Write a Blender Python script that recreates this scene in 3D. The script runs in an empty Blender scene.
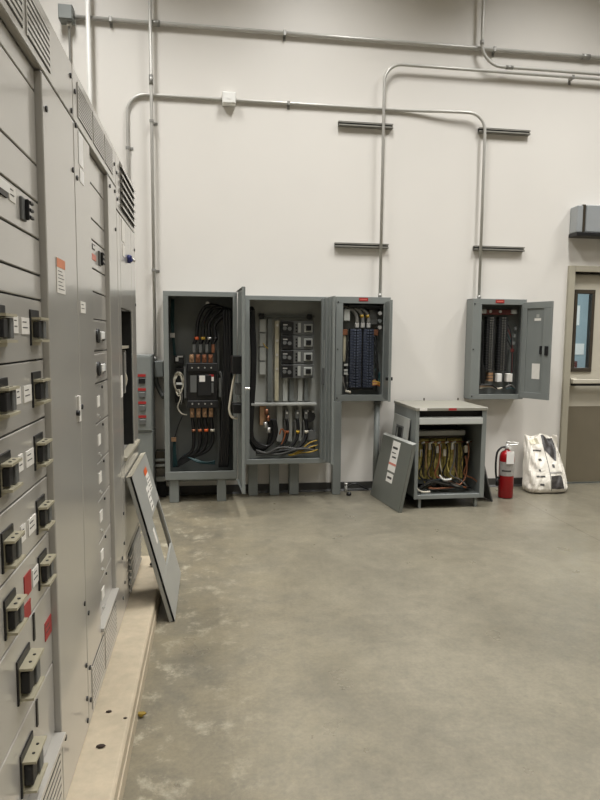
import bpy, bmesh, math, random
from mathutils import Vector, Matrix
random.seed(7)
sc = bpy.context.scene
COL = sc.collection
WALL = 5.77
CEIL = 5.6

# ---------------------------------------------------------------- materials
def lin(c):
    out = []
    for v in c:
        v /= 255.0
        out.append(v / 12.92 if v <= .04045 else ((v + .055) / 1.055) ** 2.4)
    return tuple(out) + (1.0,)

def new_mat(name):
    m = bpy.data.materials.new(name); m.use_nodes = True
    nt = m.node_tree
    return m, nt, nt.nodes['Principled BSDF']

def paint(name, rgb, rough=.5, metal=0.0, var=.06, scale=6.0, bump=0.0, bscale=120.0, spec=.5):
    m, nt, b = new_mat(name)
    tc = nt.nodes.new('ShaderNodeTexCoord')
    n = nt.nodes.new('ShaderNodeTexNoise'); n.inputs['Scale'].default_value = scale; n.inputs['Detail'].default_value = 4
    nt.links.new(tc.outputs['Object'], n.inputs['Vector'])
    r = nt.nodes.new('ShaderNodeValToRGB')
    c = lin(rgb)
    r.color_ramp.elements[0].position = .3; r.color_ramp.elements[1].position = .7
    r.color_ramp.elements[0].color = tuple(max(0, x * (1 - var)) for x in c[:3]) + (1,)
    r.color_ramp.elements[1].color = tuple(min(1, x * (1 + var)) for x in c[:3]) + (1,)
    nt.links.new(n.outputs['Fac'], r.inputs['Fac'])
    nt.links.new(r.outputs['Color'], b.inputs['Base Color'])
    b.inputs['Roughness'].default_value = rough
    b.inputs['Metallic'].default_value = metal
    b.inputs['Specular IOR Level'].default_value = spec
    if bump:
        n2 = nt.nodes.new('ShaderNodeTexNoise'); n2.inputs['Scale'].default_value = bscale
        nt.links.new(tc.outputs['Object'], n2.inputs['Vector'])
        bp = nt.nodes.new('ShaderNodeBump'); bp.inputs['Strength'].default_value = bump; bp.inputs['Distance'].default_value = .002
        nt.links.new(n2.outputs['Fac'], bp.inputs['Height']); nt.links.new(bp.outputs['Normal'], b.inputs['Normal'])
    return m

M = {}
M['wall'] = paint('wall_paint', (221, 217, 210), .42, var=.012, scale=1.5, bump=.05, bscale=300)
M['ceil'] = paint('ceiling_paint', (200, 196, 188), .7, var=.02)
M['gear'] = paint('gear_grey_paint', (178, 174, 166), .28, var=.02, scale=3, bump=.03, bscale=250)
M['gear2'] = paint('gear_grey_panel', (180, 176, 168), .28, var=.02, scale=4, bump=.03, bscale=250)
for k_ in ('gear', 'gear2'):
    b_ = M[k_].node_tree.nodes['Principled BSDF']; b_.inputs['IOR'].default_value = 1.6; b_.inputs['Coat Weight'].default_value = .9; b_.inputs['Coat Roughness'].default_value = .12
M['cab'] = paint('cabinet_grey_paint', (124, 128, 125), .42, var=.04, scale=5)
M['cabin'] = paint('shaded_interior_grey', (104, 107, 104), .5, var=.05, scale=7)  # darker copy of the cabinet grey, interior shade put into the colour
M['cablt'] = paint('cabinet_light_grey', (165, 166, 160), .4, var=.04, scale=8)
M['galv'] = paint('galvanised_steel', (150, 149, 144), .42, metal=.55, var=.12, scale=18)
M['emt'] = paint('conduit_steel', (188, 186, 180), .38, metal=.25, var=.05, scale=9)
M['strut'] = paint('strut_steel', (142, 140, 132), .45, metal=.3, var=.1, scale=12)
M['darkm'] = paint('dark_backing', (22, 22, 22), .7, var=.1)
M['ventd'] = paint('vent_shadow_grey', (72, 71, 68), .6, var=.05)
M['ventm'] = paint('vent_mesh_grey', (112, 110, 105), .6, var=.05)
M['black'] = paint('black_plastic', (20, 20, 21), .4, var=.1)
M['rubber'] = paint('black_cable_jacket', (16, 16, 17), .45, var=.15)
M['slate'] = paint('slate_blue_breaker', (46, 52, 66), .45, var=.12, scale=20)
M['slate2'] = paint('slate_toggle', (92, 98, 112), .45, var=.1)
M['charc'] = paint('charcoal_breaker', (27, 27, 28), .45, var=.1)
M['mid'] = paint('mid_grey_plastic', (96, 97, 95), .45, var=.06)
M['white'] = paint('white_plastic', (232, 231, 226), .4, var=.02)
M['paper'] = paint('label_paper', (226, 222, 214), .6, var=.03, scale=30)
M['ink'] = paint('printed_ink', (70, 68, 66), .6, var=.1)
M['orange'] = paint('orange_label', (214, 96, 44), .5, var=.05)
M['dred'] = paint('dark_red_bus', (92, 40, 36), .45, var=.1)
M['porange'] = paint('pale_orange_label', (214, 132, 92), .5, var=.05)
M['red'] = paint('red_label', (158, 40, 40), .45, var=.06)
M['salmon'] = paint('faded_red_label', (206, 128, 112), .5, var=.08)
M['redp'] = paint('red_tank_paint', (150, 12, 18), .3, var=.03)
M['beige'] = paint('beige_zinc_bracket', (178, 171, 147), .4, metal=.2, var=.08, scale=25)
M['copper'] = paint('copper', (158, 108, 82), .35, metal=.7, var=.15, scale=30)
M['tanlug'] = paint('tan_lug', (176, 140, 108), .4, metal=.3, var=.15, scale=30)
M['silver'] = paint('bright_lug', (205, 203, 198), .3, metal=.6, var=.1, scale=30)
M['wwire'] = paint('white_wire', (205, 198, 180), .5, var=.06)
M['dgwire'] = paint('dark_grey_cable', (72, 71, 67), .45, var=.1)
M['gwire'] = paint('grey_cable', (112, 110, 104), .45, var=.08)
M['ywire'] = paint('yellow_wire', (178, 144, 44), .45, var=.08)
M['owire'] = paint('orange_wire', (150, 88, 52), .45, var=.08)
M['teal'] = paint('dark_teal_wire', (24, 58, 60), .45, var=.1)
M['blue'] = paint('blue_plastic', (38, 46, 110), .4, var=.08)
M['ywind'] = paint('varnished_winding', (186, 170, 98), .5, var=.45, scale=26, bump=.6, bscale=60)
M['base'] = paint('vinyl_base', (62, 61, 58), .5, var=.08)
M['frame'] = paint('door_frame_paint', (166, 160, 143), .4, var=.02)
M['leafp'] = paint('door_leaf_paint', (192, 186, 170), .4, var=.02)
M['kick'] = paint('satin_steel_kick_plate', (130, 122, 105), .36, metal=.4, var=.05, scale=3)
M['darkbr'] = paint('dark_bronze', (62, 55, 44), .4, var=.06)
M['lidp'] = paint('lid_beige_grey', (140, 137, 126), .45, var=.04)
M['opgrey'] = paint('brushed_grey_cover', (168, 172, 174), .35, metal=.35, var=.04)
M['coverp'] = paint('leaning_cover_paint', (158, 158, 152), .38, var=.03, scale=4)
M['hose'] = paint('hose_rubber', (24, 24, 24), .5, var=.1)
M['tagw'] = paint('white_tag', (240, 238, 234), .55, var=.02)
M['lgrey'] = paint('label_silver', (160, 156, 150), .45, var=.12, scale=40)
M['leafy'] = paint('yellow_leaf', (140, 116, 40), .6, var=.2, scale=40)
M['debris'] = paint('dark_debris', (52, 38, 28), .8, var=.2, scale=40)
M['vest'] = paint('corridor_blue_wall', (150, 168, 174), .6, var=.08, scale=2)

# concrete floor
def concrete(name, base, dark, pale, rough):
    m, nt, b = new_mat(name)
    N = nt.nodes.new; L = nt.links.new
    tc = N('ShaderNodeTexCoord')
    def noise(s, d=5, r=.55, dist=0):
        n = N('ShaderNodeTexNoise'); n.inputs['Scale'].default_value = s; n.inputs['Detail'].default_value = d
        n.inputs['Roughness'].default_value = r; n.inputs['Distortion'].default_value = dist
        L(tc.outputs['Object'], n.inputs['Vector']); return n
    def ramp(src, a, b_, ca, cb):
        r = N('ShaderNodeValToRGB'); r.color_ramp.elements[0].position = a; r.color_ramp.elements[1].position = b_
        r.color_ramp.elements[0].color = ca; r.color_ramp.elements[1].color = cb
        L(src, r.inputs['Fac']); return r
    def mix(fac, a, b_, mode='MIX'):
        x = N('ShaderNodeMix'); x.data_type = 'RGBA'; x.blend_type = mode
        for sock, v in ((x.inputs['Factor'], fac), (x.inputs['A'], a), (x.inputs['B'], b_)):
            if hasattr(v, 'is_output'): L(v, sock)
            else: sock.default_value = v
        return x.outputs['Result']
    big = ramp(noise(1.3, 8, .68, .5).outputs['Fac'], .38, .62, lin(dark), lin(base))
    fine = ramp(noise(14, 5, .65).outputs['Fac'], .3, .7, (.87, .88, .88, 1), (1.1, 1.09, 1.08, 1))
    c = mix(1.0, big.outputs['Color'], fine.outputs['Color'], 'MULTIPLY')
    sp = ramp(noise(7, 9, .75, .15).outputs['Fac'], .54, .70, (0, 0, 0, 1), (1, 1, 1, 1))
    return m, nt, b, tc, N, L, mix, ramp, noise, c, sp

m, nt, b, tc, N, L, mix, ramp, noise, c, sp = concrete('polished_concrete', (125, 119, 104), (109, 104, 91), (190, 185, 170), .3)
sx = N('ShaderNodeSeparateXYZ'); L(tc.outputs['Object'], sx.inputs[0])
# pale dust that collects along the curb (x from -0.3 to 0.4)
mr = N('ShaderNodeMapRange'); mr.inputs['From Min'].default_value = -.28; mr.inputs['From Max'].default_value = .35
mr.inputs['To Min'].default_value = .7; mr.inputs['To Max'].default_value = .0
L(sx.outputs['X'], mr.inputs['Value'])
mm = N('ShaderNodeMath'); mm.operation = 'MULTIPLY'; L(mr.outputs[0], mm.inputs[0]); L(sp.outputs['Color'], mm.inputs[1])
c = mix(mm.outputs[0], c, lin((172, 164, 142)))
# blotchy tan zone beside the curb and a fine grit everywhere
mt = N('ShaderNodeMapRange'); mt.inputs['From Min'].default_value = -.1; mt.inputs['From Max'].default_value = .9
mt.inputs['To Min'].default_value = .5; mt.inputs['To Max'].default_value = .0; L(sx.outputs['X'], mt.inputs['Value'])
tn = ramp(noise(3.2, 8, .7).outputs['Fac'], .36, .62, (0, 0, 0, 1), (1, 1, 1, 1))
mm2 = N('ShaderNodeMath'); mm2.operation = 'MULTIPLY'; L(mt.outputs[0], mm2.inputs[0]); L(tn.outputs['Color'], mm2.inputs[1])
c = mix(mm2.outputs[0], c, lin((154, 143, 118)))
c = mix(mm.outputs[0], c, lin((186, 180, 162)))
gr = ramp(noise(55, 4, .7).outputs['Fac'], .35, .65, (.9, .9, .9, 1), (1.08, 1.08, 1.07, 1))
c = mix(1.0, c, gr.outputs['Color'], 'MULTIPLY')
# sawn control joint filled with dirt
j1 = N('ShaderNodeMath'); j1.operation = 'SUBTRACT'; L(sx.outputs['X'], j1.inputs[0]); j1.inputs[1].default_value = 2.82
j2 = N('ShaderNodeMath'); j2.operation = 'ABSOLUTE'; L(j1.outputs[0], j2.inputs[0])
j3 = N('ShaderNodeMath'); j3.operation = 'LESS_THAN'; L(j2.outputs[0], j3.inputs[0]); j3.inputs[1].default_value = .005
j4 = N('ShaderNodeMath'); j4.operation = 'MULTIPLY'; L(j3.outputs[0], j4.inputs[0]); j4.inputs[1].default_value = .55
c = mix(j4.outputs[0], c, lin((70, 64, 54)))
L(c, b.inputs['Base Color'])
rr = ramp(noise(3, 5, .6).outputs['Fac'], .3, .7, (.26, .26, .26, 1), (.42, .42, .42, 1))
L(rr.outputs['Color'], b.inputs['Roughness'])
M['floor'] = m
m, nt, b, tc, N, L, mix, ramp, noise, c, sp = concrete('curb_concrete', (194, 180, 156), (176, 163, 140), (225, 218, 200), .6)
c = mix(.0, c, lin((225, 216, 196)))
L(c, b.inputs['Base Color']); b.inputs['Roughness'].default_value = .6
M['curb'] = m
# glass
m, nt, b = new_mat('window_glass')
b.inputs['Base Color'].default_value = (.93, .97, .98, 1); b.inputs['Roughness'].default_value = .02
b.inputs['Transmission Weight'].default_value = 1.0; b.inputs['IOR'].default_value = 1.45
M['glass'] = m
# sack paper
m, nt, b = new_mat('sack_paper')
tc = nt.nodes.new('ShaderNodeTexCoord')
n = nt.nodes.new('ShaderNodeTexNoise'); n.inputs['Scale'].default_value = 9; n.inputs['Detail'].default_value = 6; n.inputs['Distortion'].default_value = 1.5
nt.links.new(tc.outputs['Object'], n.inputs['Vector'])
bp = nt.nodes.new('ShaderNodeBump'); bp.inputs['Strength'].default_value = .7; bp.inputs['Distance'].default_value = .02
nt.links.new(n.outputs['Fac'], bp.inputs['Height']); nt.links.new(bp.outputs['Normal'], b.inputs['Normal'])
b.inputs['Base Color'].default_value = lin((222, 216, 204)); b.inputs['Roughness'].default_value = .5
M['sack'] = m
M['covershade'] = paint('shaded_cover_paint', (102, 104, 97), .42, var=.04, scale=5)  # cabinet grey darkened, shade from the cover's facing put into the colour
M['sackdark'] = paint('sack_dark_print', (58, 54, 52), .5, var=.5, scale=45)

# ---------------------------------------------------------------- mesh builder
ORIG = {}
def smooth_path(pts, n=6):
    P = [Vector(p) for p in pts]
    if len(P) < 3: return P
    out = []
    for i in range(len(P) - 1):
        p0 = P[max(i - 1, 0)]; p1 = P[i]; p2 = P[i + 1]; p3 = P[min(i + 2, len(P) - 1)]
        for k in range(n):
            t = k / n
            out.append(.5 * ((2 * p1) + (p2 - p0) * t + (2 * p0 - 5 * p1 + 4 * p2 - p3) * t * t + (3 * p1 - p0 - 3 * p2 + p3) * t ** 3))
    out.append(P[-1]); return out

def arc_path(pts, r, n=7):
    """polyline whose corners are rounded with radius r"""
    P = [Vector(p) for p in pts]; out = [P[0]]
    for i in range(1, len(P) - 1):
        a = (P[i - 1] - P[i]).normalized(); c = (P[i + 1] - P[i]).normalized()
        s = P[i] + a * r; e = P[i] + c * r; k1 = s - a * r * .5523; k2 = e - c * r * .5523
        for k in range(n + 1):
            t = k / n; q = 1 - t
            out.append(s * q ** 3 + k1 * 3 * q * q * t + k2 * 3 * q * t * t + e * t ** 3)
    out.append(P[-1]); return out

class MB:
    def __init__(s): s.bm = bmesh.new(); s.mi = 0
    def _f(s, vs, sm=False):
        try:
            f = s.bm.faces.new(vs); f.smooth = sm; f.material_index = s.mi; return f
        except ValueError: return None
    def box(s, x0, x1, y0, y1, z0, z1):
        v = [s.bm.verts.new((x, y, z)) for x in (x0, x1) for y in (y0, y1) for z in (z0, z1)]
        for q in ((0, 1, 3, 2), (4, 6, 7, 5), (0, 4, 5, 1), (2, 3, 7, 6), (0, 2, 6, 4), (1, 5, 7, 3)):
            s._f([v[i] for i in q])
        return s
    def obox(s, c, ux, uy, uz):
        """oriented box: centre and three half-axis vectors"""
        c, ux, uy, uz = map(Vector, (c, ux, uy, uz))
        v = [s.bm.verts.new(c + ux * i + uy * j + uz * k) for i in (-1, 1) for j in (-1, 1) for k in (-1, 1)]
        for q in ((0, 1, 3, 2), (4, 6, 7, 5), (0, 4, 5, 1), (2, 3, 7, 6), (0, 2, 6, 4), (1, 5, 7, 3)):
            s._f([v[i] for i in q])
        return s
    def tube(s, pts, r, seg=10, caps=True, radii=None):
        P = [Vector(p) for p in pts]; rings = []
        t = (P[1] - P[0]).normalized()
        up = Vector((0, 0, 1)) if abs(t.z) < .9 else Vector((1, 0, 0))
        nrm = t.cross(up).normalized()
        for i, p in enumerate(P):
            if i == 0: t = (P[1] - P[0])
            elif i == len(P) - 1: t = P[-1] - P[-2]
            else: t = P[i + 1] - P[i - 1]
            t.normalize()
            nrm = (nrm - t * nrm.dot(t)).normalized(); bn = t.cross(nrm)
            rad = radii[i] if radii else r
            rings.append([s.bm.verts.new(p + (nrm * math.cos(2 * math.pi * k / seg) + bn * math.sin(2 * math.pi * k / seg)) * rad) for k in range(seg)])
        for a, c in zip(rings, rings[1:]):
            for k in range(seg): s._f([a[k], a[(k + 1) % seg], c[(k + 1) % seg], c[k]], True)
        if caps: s._f(rings[0][::-1]); s._f(rings[-1])
        return s
    def cyl(s, a, c, r, seg=14): return s.tube([a, c], r, seg)
    def lathe(s, c, prof, seg=24):
        c = Vector(c); rings = []
        for r, z in prof:
            rings.append([s.bm.verts.new(c + Vector((r * math.cos(2 * math.pi * k / seg), r * math.sin(2 * math.pi * k / seg), z))) for k in range(seg)])
        for a, d in zip(rings, rings[1:]):
            for k in range(seg): s._f([a[k], a[(k + 1) % seg], d[(k + 1) % seg], d[k]], True)
        s._f(rings[0][::-1]); s._f(rings[-1]); return s
    def prism(s, poly, axis, a0, a1):
        def P(p, a):
            if axis == 0: return (a, p[0], p[1])
            if axis == 1: return (p[0], a, p[1])
            return (p[0], p[1], a)
        A = [s.bm.verts.new(P(p, a0)) for p in poly]; B = [s.bm.verts.new(P(p, a1)) for p in poly]
        n = len(poly)
        for i in range(n): s._f([A[i], A[(i + 1) % n], B[(i + 1) % n], B[i]])
        s._f(A[::-1]); s._f(B); return s
    def ring(s, axis, a0, a1, o, i):
        """rectangular frame: outer (u0,u1,v0,v1), inner the same, extruded a0..a1 along axis 0 or 1"""
        u0, u1, v0, v1 = o; p0, p1, q0, q1 = i
        for (a, c, d, e) in ((u0, u1, v0, q0), (u0, u1, q1, v1), (u0, p0, q0, q1), (p1, u1, q0, q1)):
            if axis == 1: s.box(a, c, a0, a1, d, e)
            else: s.box(a0, a1, a, c, d, e)
        return s
    def build(s, name, mat, parent=None, bevel=0.0, seg=1):
        bmesh.ops.recalc_face_normals(s.bm, faces=s.bm.faces[:])
        vs = [v.co.copy() for v in s.bm.verts]
        mn = Vector([min(v[k] for v in vs) for k in range(3)]); mx = Vector([max(v[k] for v in vs) for k in range(3)])
        c = (mn + mx) / 2
        if parent is None: c.z = mn.z
        for v in s.bm.verts: v.co -= c
        me = bpy.data.meshes.new(name); s.bm.to_mesh(me); s.bm.free()
        for q in (mat if isinstance(mat, (list, tuple)) else [mat]): me.materials.append(q)
        o = bpy.data.objects.new(name, me); COL.objects.link(o)
        if parent is not None:
            o.parent = parent; o.location = c - ORIG[parent.name]
        else: o.location = c
        ORIG[o.name] = c
        if bevel:
            bv = o.modifiers.new('edge', 'BEVEL'); bv.width = bevel; bv.segments = seg; bv.limit_method = 'ANGLE'; bv.angle_limit = math.radians(40)
        return o

def split_build(mb, name, mat, parent, bevel=0.0):
    """build every loose piece of the mesh as an object of its own"""
    left = set(mb.bm.verts); out = []
    while left:
        st = [next(iter(left))]; isl = set(st)
        while st:
            v = st.pop()
            for e in v.link_edges:
                w = e.other_vert(v)
                if w not in isl: isl.add(w); st.append(w)
        left -= isl
        q = MB(); mp = {v: q.bm.verts.new(v.co) for v in isl}
        for f in {f for v in isl for f in v.link_faces}: q._f([mp[v] for v in f.verts], f.smooth)
        out.append(q.build(name, mat, parent, bevel))
    mb.bm.free(); return out

def tag(o, label, cat, group=None):
    o['label'] = label; o['category'] = cat
    if group: o['group'] = group
    return o
def struct(o): o['kind'] = 'structure'; return o
def thing(name, loc, label, cat, group=None, rot=None, local=False):
    o = bpy.data.objects.new(name, None); COL.objects.link(o)
    o.empty_display_size = .05; o.location = loc
    if rot is not None: o.rotation_euler = rot
    ORIG[o.name] = Vector((0, 0, 0)) if local else Vector(loc)
    return tag(o, label, cat, group)
def kids(o): return [c for c in COL.objects if c.parent == o]
def copy_part(src, off, parent):
    c = src.copy(); COL.objects.link(c); c.parent = parent
    c.location = src.location + Vector(off); ORIG[c.name] = ORIG[src.name] + Vector(off)
    for k in kids(src):
        d = k.copy(); COL.objects.link(d); d.parent = c
    return c

# ---------------------------------------------------------------- setting
struct(MB().box(-3.0, 8.0, -7, 9.2, -.12, 0).build('floor', M['floor']))
# the floor material is laid out in world metres
fl = COL.objects['floor']
for v in fl.data.vertices: v.co += fl.location
fl.location = (0, 0, 0)
struct(MB().box(-3.0, 8.0, -7, 9.2, CEIL, CEIL + .12).build('ceiling', M['ceil']))
DX0, DX1, DZ = 3.55, 5.35, 2.137      # door opening
mb = MB(); mb.box(-3.0, DX0, WALL, WALL + .2, 0, CEIL); mb.box(DX1, 8.0, WALL, WALL + .2, 0, CEIL); mb.box(DX0, DX1, WALL, WALL + .2, DZ, CEIL)
struct(mb.build('wall_back', M['wall']))
struct(MB().box(-3.2, -3.0, -7, WALL + .2, 0, CEIL).build('wall_left', M['wall']))
struct(MB().box(8.0, 8.2, -7, 9.2, 0, CEIL).build('wall_right', M['wall']))
struct(MB().box(-3.2, 8.2, -7.2, -7, 0, CEIL).build('wall_front', M['wall']))
# baseboard with a little cove foot
prof = [(WALL - .004, .085), (WALL - .012, .082), (WALL - .012, .02), (WALL - .026, .002), (WALL - .001, .002), (WALL - .001, .085)]
struct(MB().prism(prof, 0, -2.9, 3.478).build('baseboard_back', M['base']))

# door with frame, leaf, vision panel, push bar and kick plate
fr = MB()
fr.box(DX0 - .068, DX0, WALL - .03, WALL + .16, 0, DZ + .06); fr.box(DX1, DX1 + .068, WALL - .03, WALL + .16, 0, DZ + .06)
fr.box(DX0, DX1, WALL - .03, WALL + .16, DZ, DZ + .06)
fr.box(DX0, DX0 + .02, WALL + .085, WALL + .16, 0, DZ); fr.box(DX1 - .02, DX1, WALL + .085, WALL + .16, 0, DZ); fr.box(DX0, DX1, WALL + .085, WALL + .16, DZ - .02, DZ)
struct(fr.build('trim_1', M['frame'], bevel=.004))
def door_leaf(x0, x1, idx, wx0, wx1):
    z0, z1 = .012, DZ - .02
    wz0, wz1 = 1.16, 1.96
    y0, y1 = WALL + .036, WALL + .08
    d = MB(); d.ring(1, y0, y1, (x0, x1, z0, z1), (wx0, wx1, wz0, wz1))
    o = struct(d.build('door_%d' % idx, M['leafp'], bevel=.002))
    ORIG[o.name] = o.location.copy()
    g = MB(); g.ring(1, y0 - .012, y1 + .012, (wx0 - .01, wx1 + .01, wz0 - .01, wz1 + .01), (wx0 + .022, wx1 - .022, wz0 + .03, wz1 - .03))
    g.build('window_frame', M['darkbr'], o, bevel=.003)
    MB().box(wx0 + .022, wx1 - .022, y0 + .018, y0 + .026, wz0 + .03, wz1 - .03).build('window_pane', M['glass'], o)
    MB().box(x0 + .012, x1 - .012, y0 - .006, y0, z0 + .01, .80).build('kick_plate', M['kick'], o)
    pb = MB(); pb.box(x0 + .02, x1 - .04, y0 - .085, y0 - .035, 1.035, 1.078); pb.box(x0 + .02, x0 + .09, y0 - .035, y0, 1.01, 1.09); pb.box(x1 - .12, x1 - .04, y0 - .035, y0, 1.01, 1.09)
    pb.build('push_bar', M['leafp'], o, bevel=.006, seg=2)
    MB().box(x0 + .022, x1 - .042, y0 - .075, y0 - .04, 1.012, 1.034).build('push_bar_shadow', M['black'], o)  # black strip standing in for the shadow below the push bar
    cl = MB(); cl.box(x1 - .5, x1 - .2, y0 - .06, y0, z1 - .1, z1 - .03); cl.build('door_closer', M['darkbr'], o, bevel=.006)
    return o
door_leaf(DX0 + .003, 4.449, 1, 3.60, 3.80)
door_leaf(4.452, DX1 - .003, 2, 5.08, 5.28)
# corridor seen through the glass
struct(MB().box(3.0, 8.0, 9.0, 9.2, 0, 3.0).build('wall_corridor', M['vest']))
struct(MB().box(2.8, 3.0, WALL + .2, 9.2, 0, 3.0).build('wall_corridor_side', M['vest']))
struct(MB().box(2.8, 8.0, WALL + .2, 9.2, 3.0, 3.1).build('ceiling_corridor', M['ceil']))
t = thing('standin_board', (5.3, 8.9, .001), 'pale stand-in board for the blurred white and blue shapes behind the door glass', 'stand-in board')
MB().box(4.3, 6.3, 8.9, 8.94, .001, 2.25).build('board', M['vest'], t)  # board and sheets stand in for blurred bluish shapes in the glass
for (a, c, d, e, mt) in ((5.0, 5.6, 1.70, 2.0, 'white'), (5.15, 5.7, 1.25, 1.42, 'white'), (5.2, 5.5, 1.44, 1.56, 'teal'), (4.6, 4.95, 1.3, 1.9, 'white'), (5.3, 5.6, 1.02, 1.15, 'dred')):
    MB().box(a, c, 8.892, 8.899, d, e).build('sheet', M[mt], t)

# box over the door (automatic door operator)
t = thing('door_operator_box', (4.4, WALL - .1, 2.463), 'long grey metal operator box mounted on wall above the door', 'door operator')
MB().box(3.475, 3.535, WALL - .13, WALL - .003, 2.50, 2.75).build('end_cap', M['opgrey'], t, bevel=.006)
MB().box(3.565, 5.3, WALL - .14, WALL - .003, 2.502, 2.756).build('cover', M['opgrey'], t, bevel=.006)
MB().box(3.535, 3.565, WALL - .12, WALL - .003, 2.50, 2.762).build('joint_strip', M['darkbr'], t)
MB().box(3.47, 5.3, WALL - .15, WALL - .003, 2.463, 2.498).build('bottom_rail', M['black'], t, bevel=.003)

# concrete curb under the switchgear
cb = MB(); cb.prism([(-1.4, 0.001), (-.286, .001), (-.288, .05), (-.292, .054), (-.294, .092), (-.300, .0985), (-.306, .1), (-1.4, .1)], 1, .6, 3.86)
tag(cb.build('concrete_curb', M['curb']), 'low pale concrete curb under the row of grey switchgear', 'curb')

# ---------------------------------------------------------------- switchgear
FX = -.43
PX = -.448
def gear_shell(y0, y1, label, zt=2.32):
    t = thing('switchgear_cabinet', ((FX - 1.23) / 2, (y0 + y1) / 2, .1), label, 'switchgear', 'row of floor standing switchgear cabinets')
    MB().box(-1.23, -.466, y0 + .001, y1 - .001, .101, zt).build('body', M['gear'], t)
    return t
def plate(t, y0, y1, z0, z1, name='cover_panel', x0=FX - .022, x1=FX, mat='gear', g=.002, bev=.0025):
    return MB().box(x0, x1, y0 + g, y1 - g, z0 + g, z1 - g).build(name, M[mat], t, bevel=bev)
def vents(t, y0, y1, z0, z1, n, name='vent_louver', back='ventd'):
    """a pressed vent: dark slots with a slanted blade over each"""
    m = MB(); dz = (z1 - z0) / n
    m.box(FX - .001, FX + .0015, y0, y1, z0, z1)
    v = m.build(name, M[back], t)
    k = MB()
    for i in range(n):
        zc = z0 + dz * (i + .5)
        k.box(FX + .001, FX + .003, y0, y1, zc - dz * .28, zc + dz * .28)
    # side strips
    k.box(FX - .001, FX + .003, y0 - .006, y0, z0, z1); k.box(FX - .001, FX + .003, y1, y1 + .006, z0, z1)
    k.build('vent_blades', M['gear'], v)
def screws(t, pts):
    for i, (y, z) in enumerate(pts):
        if i == 0:
            s0 = MB().cyl((FX - .002, y, z), (FX + .004, y, z), .0085, 8).build('screw', M['black'], t)
        else: copy_part(s0, (0, y - pts[0][0], z - pts[0][1]), t)
def label_plate(t, x, y0, y1, z0, z1, mat='paper', ink=3, top=None):
    o = MB().box(x - .001, x + .0015, y0, y1, z0, z1).build('label', M[mat], t)
    if top:
        MB().box(x + .0014, x + .0022, y0, y1, z1 - (z1 - z0) * .26, z1).build('label_header', M[top], o); z1 -= (z1 - z0) * .28
    if ink:
        m = MB(); h = (z1 - z0) / (ink + 1)
        for i in range(ink):
            zc = z1 - h * (i + .8); w = (y1 - y0)
            m.box(x + .0012, x + .002, y0 + w * .15, y0 + w * (.6 + .25 * ((i * 7) % 3) / 2), zc - h * .1, zc + h * .1)
        m.build('print', M['ink'], o)
    return o
def bay(t, y0, y1, seams):
    MB().box(-.4662, -.4655, y0, y1, seams[-1], seams[0]).build('backing', M['darkm'], t)  # dark sheet standing in for the shade in the door seams
    for a, c in zip(seams, seams[1:]):
        MB().box(-.4655, PX, y0 + .002, y1 - .001, c + .0022, a - .0022).build('unit_door', M['gear2'], t, bevel=.002)

def breaker(t, y, z, s=1.0, look=0):
    """breaker with bracket: black escutcheon, two beige plates, handle and end block"""
    w = .038 * s; h = .028 * s; d = .027 * s
    X = PX
    r = MB(); r.box(X - .001, X + .004, y - w - .006, y + w - .004, z - h - .012, z + h + .022)
    o = r.build('breaker', M['black'], t, bevel=.001)
    p = MB()
    for q in (1, -1):
        p.box(X, X + d, y - w, y + w, z + q * h - .003, z + q * h + .003)
    p.box(X, X + .0045, y - w, y + w, z - h - .012, z + h)
    p.build('bracket', M['beige'], o)
    n = MB()
    for q in (1, -1):
        n.cyl((X + d * .6, y - w * .35, z + h + .0028), (X + d * .6, y - w * .35, z + h + .0042), .004, 6)
        n.cyl((X + d * .6, y + w * .35, z + h + .0028), (X + d * .6, y + w * .35, z + h + .0042), .004, 6)
        break
    split_build(n, 'bracket_screw', M['black'], o)
    MB().box(X + .004, X + d * .72, y - w * .85, y - w * .1, z - h * .72, z + h * .72).build('handle', M['charc'], o, bevel=.003, seg=2)
    MB().box(X + .004, X + d * .8, y + w * .15, y + w * .8, z - h * .8, z + h * .8).build('end_block', M['mid'], o, bevel=.002)
    return o

# --- nearest cabinet: breaker bay, wide blank strip
t1 = gear_shell(1.08, 2.13, 'nearest grey switchgear cabinet with two columns of black breaker handles')
plate(t1, 1.08, 2.13, 2.148, 2.318, 'header_panel')
plate(t1, 1.08, 1.20, .33, 2.146, 'side_stile')
plate(t1, 1.754, 2.128, .102, 2.146, 'blank_door')
seams1 = [2.146, 2.075, 1.904, 1.809, 1.714, 1.62, 1.555, 1.399, 1.242, 1.081, .925, .77, .545, .335]
seams1[1] = 2.09
bay(t1, 1.20, 1.754, seams1)
MB().box(FX - .03, FX + .012, 1.20, 1.752, .318, .334).build('ledge', M['gear'], t1, bevel=.002)
plate(t1, 1.08, 1.752, .102, .318, 'plinth_panel')
for (a, c) in ((1.14, 1.34), (1.38, 1.59), (1.63, 1.84)):
    vents(t1, a, c, 2.172, 2.288, 7)
vents(t1, 1.52, 1.72, .125, .29, 7, back='darkm')
vents(t1, 1.26, 1.48, .125, .29, 7, back='darkm')
screws(t1, [(2.105, 2.27), (2.105, 2.165), (2.105, 1.985), (2.105, .56), (2.105, .34), (2.105, .22), (2.105, .14), (1.79, 2.06), (1.79, .29)])
label_plate(t1, FX + .0005, 1.85, 1.95, 1.584, 1.682, 'paper', 6, 'porange')
b0 = None
for z in (1.477, 1.32, 1.158, .99, .84):
    for y in (1.41, 1.68):
        if b0 is None: b0 = breaker(t1, 1.41, 1.477); BZ = (1.41, 1.477)
        else: copy_part(b0, (0, y - BZ[0], z - BZ[1]), t1)
for z in (.655, .425):
    bk = breaker(t1, 1.49, z, 1.3)
    MB().box(PX - .001, PX + .003, 1.575, 1.587, z + .04, z + .11).build('slot', M['black'], t1)
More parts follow.
